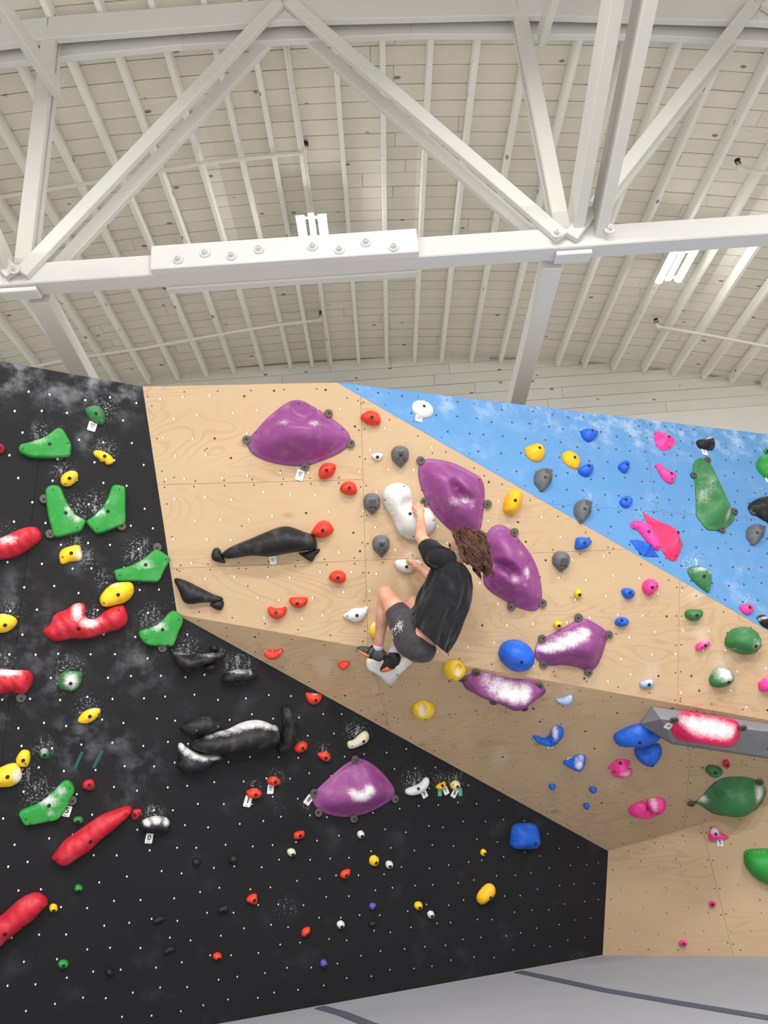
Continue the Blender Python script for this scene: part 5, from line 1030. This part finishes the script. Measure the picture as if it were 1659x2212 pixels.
# --- route tags and tape
route_tag('B', 'A', (787, 557), (72, 88), -12, '', 'white print tag under the small dark green hold at the top of the black wall')
route_tag('B', 'C', (573, 1075), (66, 96), -14, '5', 'white tag marked 5 under the green wing hold')
route_tag('B', 'C', (1272, 1307), (62, 84), -8, '0', 'white tag marked 0 below the chalked black hold')
route_tag('B', 'G', (692, 990), (62, 92), -14, '1', 'white tag marked 1 below the lower orange jug')
route_tag('B', 'G', (886, 885), (54, 80), -4, '', 'white print tag below the upper orange jug')
route_tag('B', 'O', (105, 663), (56, 80), -38, '8', 'white tag marked 8 at the left tip of the purple mound on black')
route_tag('B', 'O', (1090, 608), (46, 70), 28, '5', 'white numbered tag below the white boat-shaped hold')
route_tag('B', 'O', (1274, 583), (42, 64), 28, '', 'white print tag beside the amber half-moon hold')
route_tag('B', 'O', (1350, 605), (44, 68), -32, '6', 'white tag marked 6 below the chalk-dusted yellow hold')
route_tag('U', 'E', (940, 815), (66, 92), -18, '', 'white print tag hanging below the top purple mound')
route_tag('U', 'F', (947, 358), (58, 68), 4, '', 'white print tag under the black whale-shaped hold')
route_tag('Z', 'I', (531, 295), (56, 58), -14, '', 'white print tag under the white hold on the blue wall')
route_tag('Z', 'K', (1116, 378), (40, 54), -6, '', 'white print tag under the black knobbly hold')
route_tag('Z', 'K', (1660, 615), (44, 54), -10, '', 'white print tag below the green mound at the right edge of the blue wall')
route_tag('O', 'M', (1298, 843), (52, 28), 0, '', 'white print tag under the blue hook-shaped hold')
route_tag('O', 'M', (1468, 943), (52, 32), -12, '', 'white print tag above the scratched blue triangular hold')
route_tag('O', 'N', (808, 270), (62, 66), -36, '', 'white print tag beside the hot pink pill-shaped mound', lift=HV+0.004)
route_tag('L', 'N', (1250, 1265), (52, 64), -8, '5', 'white tag marked 5 below the pale pink curled hold')
def tape(wk, o, P_, label, mat):
    wl = WL[wk]; q = [uv(wl, cv(o, p)) for p in P_]
    if area2(q) < 0: q = q[::-1]
    n = len(q); c = q[0]; V = [(a-c[0], b-c[1], .0016) for a, b in q]+[(a-c[0], b-c[1], .0) for a, b in q]
    me = recalc(mesh('tape_strip', V, [tuple(range(n))]+[(i, i+n, (i+1) % n+n, (i+1) % n) for i in range(n)])); ob = obj('tape_strip', me, M[mat]); ob.matrix_world = wl.Mx@Matrix.Translation((c[0], c[1], .0005)); tag(ob, label, 'tape')
tape('B', 'C', [(688, 568), (715, 568), (650, 718), (622, 718)], 'faded teal tape strip, left of two slanted ones on the black wall', 'teal')
tape('B', 'C', [(855, 560), (885, 560), (812, 706), (785, 706)], 'faded teal tape strip, right of two slanted ones on the black wall', 'teal')
tape('B', 'O', [(1208, 575), (1240, 575), (1240, 630), (1208, 630)], 'short green reflective tape below the amber half-moon hold', 'reflect')
tape('B', 'O', [(1382, 572), (1412, 560), (1416, 628), (1386, 628)], 'short green reflective tape right of tag 6', 'reflect')

# ------------------------------------------------------------------ the climber
wU = WL['U']
def J(x, y, d):
    """a point seen at (x, y) of the climber study, d metres off the plywood"""
    return hit_plane(cv('P', (x, y)), wU.n, wU.k+d)
def ell(c, a, b_, e, n=14, m=20):
    V, Fc = [], []
    for i in range(1, n):
        th = math.pi*i/n
        for k in range(m):
            ph = 2*math.pi*k/m; V.append(c+a*math.sin(th)*math.cos(ph)+b_*math.sin(th)*math.sin(ph)+e*math.cos(th))
    for i in range(n-2):
        for k in range(m): Fc.append((i*m+k, i*m+(k+1) % m, (i+1)*m+(k+1) % m, (i+1)*m+k))
    V += [c+e, c-e]; t0, t1 = len(V)-2, len(V)-1
    for k in range(m): Fc.append((t0, (k+1) % m, k)); Fc.append((t1, (n-2)*m+k, (n-2)*m+(k+1) % m))
    return V, Fc
def limb(P_, R_, seg=16):
    """round-ended tapering limb, smoothed along its length"""
    P_ = [Vector(p) for p in P_]; pts, rad = [], []
    for i in range(len(P_)-1):
        p0, p1, p2, p3 = P_[max(i-1, 0)], P_[i], P_[i+1], P_[min(i+2, len(P_)-1)]
        for k in range(6):
            t_ = k/6; pts.append(0.5*((2*p1)+(p2-p0)*t_+(2*p0-5*p1+4*p2-p3)*t_*t_+(3*p1-p0-3*p2+p3)*t_**3)); s_ = t_*t_*(3-2*t_); rad.append(R_[i]*(1-s_)+R_[i+1]*s_)
    pts.append(P_[-1]); rad.append(R_[-1])
    d0, d1 = (pts[0]-pts[1]).normalized(), (pts[-1]-pts[-2]).normalized()
    a, ra, z_, rz = [], [], [], []
    for q in (0.95, 0.75, 0.45): a.append(pts[0]+d0*rad[0]*q); ra.append(rad[0]*math.sqrt(1-q*q))
    for q in (0.45, 0.75, 0.95): z_.append(pts[-1]+d1*rad[-1]*q); rz.append(rad[-1]*math.sqrt(1-q*q))
    return tube_geo(a+pts+z_, ra+rad+rz, seg)
def loft(rings, seg=40, wob=None):
    """closed surface through ellipses (centre, half axis a, half axis b)"""
    V, Fc = [], []; n = len(rings)
    for i, (c, a, b_) in enumerate(rings):
        for k in range(seg):
            q = 2*math.pi*k/seg; f = 1+(wob(i/(n-1), q) if wob else 0); V.append(c+(a*math.cos(q)+b_*math.sin(q))*f)
    for i in range(n-1):
        for k in range(seg): Fc.append((i*seg+k, i*seg+(k+1) % seg, (i+1)*seg+(k+1) % seg, (i+1)*seg+k))
    Fc.append(tuple(range(seg-1, -1, -1))); Fc.append(tuple((n-1)*seg+k for k in range(seg)))
    return V, Fc
def fuse(name, parts, voxel, smooth, origin):
    """fuse overlapping closed shapes into one continuous skin"""
    V, Fc = [], []
    for g_ in parts:
        me = recalc(mesh('tmp', [Vector(v)-origin for v in g_[0]], g_[1])); o_ = len(V)
        V += [v.co.copy() for v in me.vertices]; Fc += [tuple(i+o_ for i in p.vertices) for p in me.polygons]; bpy.data.meshes.remove(me)
    tmp = obj('fuse_tmp', mesh('fuse_tmp', V, Fc)); md = tmp.modifiers.new('r', 'REMESH'); md.mode = 'VOXEL'; md.voxel_size = voxel; md.use_smooth_shade = True
    sm = tmp.modifiers.new('s', 'SMOOTH'); sm.factor = 0.5; sm.iterations = smooth
    dg = bpy.context.evaluated_depsgraph_get(); me = bpy.data.meshes.new_from_object(tmp.evaluated_get(dg)); me.name = name
    me.polygons.foreach_set('use_smooth', [True]*len(me.polygons)); bpy.data.objects.remove(tmp); return me
t = NT('skin', 0.5, 0.4); v = t.coord(); t.color(t.mix(t.step(t.noise(v, 9, 4), 0.35, 0.7), rgb(226, 176, 150), rgb(208, 146, 122))); t.bump(t.noise(v, 120, 2), 0.05, 0.002)
t.b.inputs['Subsurface Weight'].default_value = 0.08; t.b.inputs['Subsurface Radius'].default_value = (0.02, 0.008, 0.004); M['skin'] = t.m
def m_cloth(name, c, dusty, dust, sc=3.0):
    t = NT(name, 0.9, 0.15); v = t.coord(); n_ = t.noise(v, sc, 4); k = t.step(t.noise(v, sc*2.3, 5, 0.65), 0.52, 0.8)
    t.color(t.mix(t.math('MULTIPLY', k, dust), t.mix(n_, c, tuple(x*1.5 for x in c[:3])+(1,)), dusty)); t.b.inputs['Sheen Weight'].default_value = 0.15
    t.bump(t.math('ADD', t.noise(t.coord((1, 1, 0.4)), 9, 2, 0.4, 1.2), t.math('MULTIPLY', t.noise(v, 420, 2), 0.02)), 0.6, 0.035); return t.m
M['tee'] = m_cloth('washed_black_cotton', rgb(27, 28, 31), rgb(120, 124, 132), 0.18)
M['shorts'] = m_cloth('charcoal_denim', rgb(60, 57, 60), rgb(150, 150, 156), 0.25, 5)
M['shoe'] = m_plain('dark_grey_rubber', rgb(66, 68, 70), 0.6, 0.2, 30)
M['shoeblack'] = m_plain('black_rubber', rgb(28, 28, 29), 0.6, 0.1, 30)
M['shoeorange'] = m_plain('orange_rubber', rgb(216, 126, 70), 0.6, 0.1, 30)
M['sock'] = m_plain('pale_lilac_sock', rgb(206, 200, 222), 0.9, 0.1, 60, 0.3)
M['thread'] = m_plain('white_frayed_thread', rgb(206, 206, 208), 0.9, 0.1)
t = NT('brown_hair', 0.45, 0.5); v = t.coord(); t.color(t.mix(t.noise(v, 22, 4), rgb(50, 31, 24), rgb(120, 78, 60))); M['hair'] = t.m
M['dark'] = m_plain('dark_eye', rgb(30, 24, 22), 0.2, 0.05); M['lips'] = m_plain('lips', rgb(188, 110, 100), 0.5, 0.05); M['pearl'] = m_plain('silver_earring', rgb(220, 220, 224), 0.2, 0.02, 20, 0, 0.8)

un, uu, uv_ = wU.n, wU.u, wU.v
Ls, Rs, Nk = J(925, 660, .56), J(1050, 770, .25), J(1112, 705, .42)
lat = (Rs-Ls).normalized()
Ch, Wa, Pe = J(1065, 900, .42), J(960, 1180, .44), J(745, 1490, .42)
Lh, Rh = Pe-lat*0.095, Pe+lat*0.095
hc = J(1195, 572, .44); gdown = Vector((0, 0, -1)); fdir = (-uu*0.86-un*0.34+Vector((0, 0, .10))).normalized()
hleft = Vector((0, 0, 1)).cross(fdir).normalized(); hup = fdir.cross(hleft)
if hleft.dot(un) < 0: hleft = -hleft          # the ear side that faces the viewer
parts = []
# trunk
sag = lambda ax: ax.cross(lat).normalized()
ax1 = (Wa-Nk).normalized(); ax2 = (Pe-Wa).normalized()
parts.append(loft([(Nk-ax1*0.02, lat*.05, sag(ax1)*.05), (Nk+ax1*0.03, lat*.11, sag(ax1)*.07), (Nk+ax1*0.08, lat*.165, sag(ax1)*.095), (Ch, lat*.16, sag(ax1)*.115), (Wa, lat*.135, sag(ax1)*.10), (Pe-ax2*0.08, lat*.15, sag(ax2)*.11), (Pe, lat*.165, sag(ax2)*.125), (Pe+ax2*.06, lat*.15, sag(ax2)*.115), (Pe+ax2*.11, lat*.08, sag(ax2)*.07)], 28))
parts.append(limb([Nk+ax1*.03, (Nk+hc)/2, hc-hup*.04], [.062, .056, .056]))
# head: skull, jaw, nose, ear
parts.append(ell(hc+hup*.022-fdir*.008, fdir*.098, hleft*.078, hup*.098)); parts.append(ell(hc-hup*.055+fdir*.035, fdir*.058, hleft*.055, hup*.058)); parts.append(ell(hc-hup*.10+fdir*.066, fdir*.022, hleft*.024, hup*.020))
parts.append(limb([hc+hup*.012+fdir*.088, hc-hup*.014+fdir*.102, hc-hup*.030+fdir*.108], [.008, .011, .013], 10)); parts.append(ell(hc+hup*.022+fdir*.080, fdir*.016, hleft*.048, hup*.012))
parts.append(ell(hc-hup*.058+fdir*.084, fdir*.012, hleft*.022, hup*.010))
for s_ in (-1, 1): parts.append(ell(hc+hleft*s_*.080-fdir*.006-hup*.008, fdir*.018, hleft*.010, hup*.032))
# arms
Le, Lw = J(783, 468, .40), J(776, 268, .19)
parts.append(limb([Ls+(Nk-Ls)*.25, Ls, Ls.lerp(Le, .5), Le], [.052, .052, .046, .041])); parts.append(limb([Le, Le.lerp(Lw, .35), Lw], [.041, .040, .026]))
Re, Rw = J(965, 960, .20), J(778, 782, .145)
parts.append(limb([Rs+(Nk-Rs)*.25, Rs, Rs.lerp(Re, .5), Re], [.060, .055, .046, .040])); parts.append(limb([Re, Re.lerp(Rw, .35), Rw], [.040, .037, .025]))
# left hand, fingers hooked over the rim of the kidney hold
pl = J(764, 205, .155); parts.append(limb([Lw, pl+(Lw-pl)*.35, pl], [.026, .030, .030]))
parts.append(limb([J(742, 190, .150), J(792, 200, .150)], [.020, .020], 12))
for (a, b_, c_) in (((722, 178, .150), (706, 138, .128), (699, 122, .080)), ((748, 165, .152), (730, 120, .130), (722, 108, .078)), ((773, 170, .152), (762, 130, .132), (754, 116, .080)), ((797, 188, .150), (796, 152, .132), (790, 138, .085))):
    parts.append(limb([J(*a), J(*b_), J(*c_)], [.0115, .0100, .0085], 10))
parts.append(limb([J(736, 225, .150), J(712, 200, .135), J(704, 172, .105)], [.015, .012, .009], 10))
# right hand pinching the crimp
pr = J(728, 742, .115); parts.append(limb([Rw, pr+(Rw-pr)*.4, pr], [.025, .027, .025])); parts.append(limb([J(705, 715, .112), J(715, 765, .105)], [.019, .019], 12))
for (a, b_, c_) in (((706, 706, .108), (672, 684, .098), (645, 690, .066)), ((700, 718, .110), (664, 698, .100), (640, 706, .068)), ((700, 732, .108), (668, 716, .098), (648, 722, .068)), ((704, 746, .104), (678, 736, .094), (662, 738, .068))):
    parts.append(limb([J(*a), J(*b_), J(*c_)], [.0115, .0095, .008], 10))
parts.append(limb([J(720, 772, .100), J(690, 782, .085), J(668, 774, .070)], [.013, .011, .009], 10))
# legs
Lk, La = J(428, 1030, .30), J(352, 1585, .165)
Rk, Ra = J(705, 1125, .16), J(505, 1625, .24)
parts.append(limb([Lh, Lh.lerp(Lk, .5), Lk], [.078, .080, .058])); parts.append(limb([Lk, Lk.lerp(La, .3)+un*.012, Lk.lerp(La, .75), La], [.057, .052, .036, .032]))
parts.append(limb([Rh, Rh.lerp(Rk, .5), Rk], [.078, .078, .056])); parts.append(limb([Rk, Rk.lerp(Ra, .3), Rk.lerp(Ra, .75), Ra], [.056, .050, .035, .032]))
Lt, Lhe = J(172, 1556, .125), J(372, 1660, .175); Rt, Rhe = J(392, 1768, .17), J(535, 1695, .26)
parts.append(limb([La, Lhe.lerp(Lt, .2), Lhe.lerp(Lt, .6)], [.030, .026, .014])); parts.append(limb([Ra, Rhe.lerp(Rt, .2), Rhe.lerp(Rt, .6)], [.030, .026, .014]))
body = obj('person', fuse('person', parts, .0040, 4, Pe), M['skin']); body.location = Pe
tag(body, 'climber in black t-shirt and dark shorts hanging from white holds, seen from behind', 'person')
def wear(name, me, mat, par=None, **k):
    o_ = obj(name, me, mat, par or body, **k); return o_
# t-shirt: loose, creased, hanging towards the hem
rows = [(1112, 700, .42, .085, .070), (1100, 735, .42, .165, .095), (1085, 800, .42, .195, .130), (1070, 900, .42, .20, .150), (1045, 1000, .43, .198, .162), (1012, 1090, .43, .196, .172), (968, 1190, .44, .196, .172), (920, 1290, .44, .198, .168), (880, 1375, .44, .200, .170), (846, 1450, .44, .203, .176)]
C_ = [J(a, b_, c_) for a, b_, c_, _, _ in rows]; rg = []
for i, r_ in enumerate(rows):
    axd = (C_[min(i+1, len(rows)-1)]-C_[max(i-1, 0)]).normalized()
    if i >= 7: axd = (axd+uu*(-0.13)*(i-6)).normalized()
    l_ = (lat-axd*lat.dot(axd)).normalized(); rg.append((C_[i], l_*r_[3], axd.cross(l_).normalized()*r_[4]))
dense = []
for i in range(len(rg)-1):
    for k in range(4):
        t_ = k/4; dense.append(tuple(rg[i][j].lerp(rg[i+1][j], t_) for j in range(3)))
dense.append(rg[-1])
def wob(t_, q):
    amp = 0.02+0.10*min(1, t_*1.3)
    return amp*(0.45*math.sin(3*q+5.5*t_+.6)+0.40*math.sin(7*q-6*t_)+0.42*math.sin(12*q+9*t_+1.2)+0.25*math.sin(19*q-7*t_))
sl = (Le-Ls).normalized()
def sleeve(S_, E_):
    d_ = (E_-S_).normalized(); i_ = (Nk-S_); a_ = (i_-d_*i_.dot(d_)).normalized(); b_ = d_.cross(a_); top = S_+(Nk-S_)*.45
    return loft([(top-d_*.05, a_*.06, b_*.06), (top, a_*.092, b_*.088), (S_+(Nk-S_)*.2, a_*.098, b_*.092), (S_+(Nk-S_)*.05+d_*.03, a_*.092, b_*.084), (S_+d_*.075, a_*.084, b_*.075), (S_+d_*.12, a_*.080, b_*.068)], 28, lambda t_, q: .05*math.sin(3*q+4*t_)+.03*math.sin(5*q))
tee = [loft(dense, 56, wob), sleeve(Ls, Le), sleeve(Rs, Re), limb([Ls, Ls+(Nk-Ls)*.5], [.067, .080], 24), limb([Rs, Rs+(Nk-Rs)*.5], [.074, .085], 24)]
me = fuse('t_shirt', tee, .0055, 7, Pe)
wear('t_shirt', me, M['tee'])
# shorts: seat and two legs
sh = [loft([(Pe-ax2*.038, lat*.162, sag(ax2)*.126), (Pe-ax2*.02, lat*.178, sag(ax2)*.142), (Pe, lat*.185, sag(ax2)*.148), (Pe+ax2*.05, lat*.178, sag(ax2)*.145), (Pe+ax2*.10, lat*.14, sag(ax2)*.115), (Pe+ax2*.135, lat*.07, sag(ax2)*.06)], 32),
      limb([Lh.lerp(Lk, .15)+ax2*.012, Lh.lerp(Lk, .26), Lh.lerp(Lk, .38), Lh.lerp(Lk, .54)], [.106, .106, .102, .088], 24), limb([Rh.lerp(Rk, .26)+ax2*.02, Rh.lerp(Rk, .36), Rh.lerp(Rk, .50)], [.106, .102, .088], 24), ell(Lh+ax2*.035, lat*.08, sag(ax2)*.135, ax2*.10), ell(Rh+ax2*.035, lat*.08, sag(ax2)*.135, ax2*.10)]
shorts = wear('shorts', fuse('shorts', sh, .0075, 3, Pe), M['shorts'])
rngp = random.Random(11); thr = []
for i in range(60):
    x = rngp.uniform(425, 595); y = 1490-(x-425)*1.0+rngp.uniform(-55, 40)
    a = J(x, y, .62); 
    # drop the thread onto the cloth along the view direction
    dirv = (a-CAM).normalized(); best = None
    hit, loc, nrm_, _ = shorts.ray_cast(CAM-Pe, dirv)
    if not hit: continue
    p = loc+nrm_*.002; q = p+Vector((rngp.uniform(-.012, .03), rngp.uniform(-.01, .0), rngp.uniform(-.035, -.012)))
    thr.append(tube_geo([p, (p+q)/2+nrm_*.004, q+nrm_*.003], [.0016, .0014, .0008], 5))
if thr:
    Vt, Ft = join_geo(thr); wear('frayed_threads', recalc(mesh('frayed_threads', Vt, Ft)), M['thread'], shorts, kind='stuff')
# shoes: rounded last, rand, straps; socks
def shoe(toe, heel, ankle, par_dir):
    ax = (toe-heel).normalized(); L_ = (toe-heel).length; upd = (ankle-heel); upd = (upd-ax*upd.dot(ax)).normalized(); sd = ax.cross(upd)
    ring = lambda s_, hgt, wd, dz: (heel+ax*L_*s_+upd*dz, sd*wd, upd*hgt)
    g_ = [loft([ring(-.14, .020, .016, .010), ring(-.10, .036, .028, .012), ring(.0, .048, .036, .016), ring(.2, .050, .040, .016), ring(.45, .042, .043, .006), ring(.7, .033, .043, -.004), ring(.92, .024, .034, -.010), ring(1.06, .014, .020, -.013), ring(1.10, .006, .008, -.013)], 24),
          limb([heel+upd*.02, heel.lerp(ankle, .55), heel.lerp(ankle, .95)], [.040, .040, .038], 20)]
    return g_, ring, upd, sd, ax, L_
for nm, toe, heel, ank, col_, lab in (('l', Lt, Lhe, La, 'shoe', 'grey climbing shoe with orange sole'), ('r', Rt, Rhe, Ra, 'shoeblack', 'black climbing shoe with orange stripe')):
    g_, ring, upd, sd, ax, L_ = shoe(toe, heel, ank, None)
    so = wear('climbing_shoe', fuse('climbing_shoe', g_, .0045, 3, Pe), M[col_]); so['label'] = lab
    r0 = loft([ring(.42, .020, .045, -.024), ring(.62, .018, .0455, -.024), ring(.84, .014, .040, -.022), ring(1.0, .010, .028, -.020)], 20)
    wear('sole_patch', recalc(mesh('sole_patch', [Vector(q)-Pe for q in r0[0]], r0[1], True)), M['shoeorange'], so)
    for s_ in (.30, .50):
        r1 = loft([ring(s_, .0535-(s_-.3)*.04, .0445, .0145-(s_-.3)*.03), ring(s_+.06, .052-(s_-.3)*.04, .0450, .0125-(s_-.3)*.03)], 24)
        wear('strap', recalc(mesh('strap', [Vector(q)-Pe for q in r1[0]], r1[1], True)), M['shoeblack'], so)
    kn_ = Lk if nm == 'l' else Rk
    Vs, Fs = limb([heel.lerp(ank, .8), ank, ank.lerp(kn_, .06)], [.037, .036, .0375], 20); wear('sock', recalc(mesh('sock', [Vector(q)-Pe for q in Vs], Fs, True)), M['sock'])
# face details and hair
for s_ in (-1, 1):
    V_, F_ = ell(hc+fdir*.083+hleft*s_*.032+hup*.006, fdir*.010, hleft*.013, hup*.008, 8, 12); wear('eye', recalc(mesh('eye', [q-Pe for q in V_], F_, True)), M['dark'])
V_, F_ = ell(hc-hup*.060+fdir*.090, fdir*.009, hleft*.020, hup*.008, 8, 12); wear('lips', recalc(mesh('lips', [q-Pe for q in V_], F_, True)), M['lips'])
V_, F_ = ell(hc+hleft*.092-fdir*.004-hup*.044, fdir*.006, hleft*.005, hup*.006, 6, 8); wear('earring', recalc(mesh('earring', [q-Pe for q in V_], F_, True)), M['pearl'])
hr = random.Random(5); strands = []; R0 = .104
V_, F_ = ell(hc+hup*.028-fdir*.026, fdir*.092, hleft*.088, hup*.098, 14, 22); strands.append((V_, F_))
V_, F_ = ell(hc-hup*.040-fdir*.050, fdir*.050, hleft*.062, hup*.070, 12, 18); strands.append((V_, F_))
cnt = 0; cc = hc+hup*.018-fdir*.012
def lock(s_, n_, ph, wavy, out_):
    """guide line of one lock: leaves the scalp, falls and waves"""
    p = cc+s_*R0*.95; d_ = (s_*.45-fdir*.25+gdown*.5).normalized(); pts = [p.copy()]
    for k in range(n_):
        d_ = (d_*.74+gdown*.24-fdir*.035).normalized(); p = p+d_*.0118
        rel = p-cc; al = rel-hup*rel.dot(hup); lim = R0+out_*min(1, k/6); below = rel.dot(hup) < -.04
        if rel.length < lim and not below: p = cc+rel.normalized()*lim
        elif below and al.length < .075+out_: p = p+al.normalized()*min(.02, (.075+out_-al.length))
        if (p-hc).dot(fdir) > .055: p = p-fdir*((p-hc).dot(fdir)-.055)
        w1, w2 = frame_from(d_); w_ = wavy*min(1, k/5); pts.append(p+w1*w_*math.sin(k*.62+ph)+w2*w_*math.cos(k*.62+ph))
    return pts
while cnt < 135:
    s_ = Vector((hr.gauss(0, 1), hr.gauss(0, 1), hr.gauss(0, 1))).normalized()
    f_, u_ = s_.dot(fdir), s_.dot(hup)
    if f_ > 0.42+0.35*max(0, u_-.45) or u_ < (-0.45 if f_ < -.1 else -.15) or (f_ > 0.22 and u_ < 0.45): continue
    cnt += 1
    g_ = lock(s_, int((hr.randint(11, 14) if u_ > .2 else hr.randint(7, 11))*1.5), hr.uniform(0, 6.28), hr.uniform(.006, .013), hr.uniform(.0, .040)); n_ = len(g_)
    for q_ in range(15):
        o1 = Vector((hr.gauss(0, 1), hr.gauss(0, 1), hr.gauss(0, 1)))*.0085; o2 = Vector((hr.gauss(0, 1), hr.gauss(0, 1), hr.gauss(0, 1)))*.006; n2 = max(5, n_-hr.randint(0, 3))
        pts = [g_[k]+o1*(1-.55*k/n_)+o2*math.sin(k*.5+q_) for k in range(n2)]
        strands.append(tube_geo(pts, [.0030*(1-.6*(k/n2)**2) for k in range(n2)], 4))
V_, F_ = join_geo(strands)
wear('hair', recalc(mesh('hair', [Vector(q)-Pe for q in V_], F_, True)), M['hair'], kind='stuff')
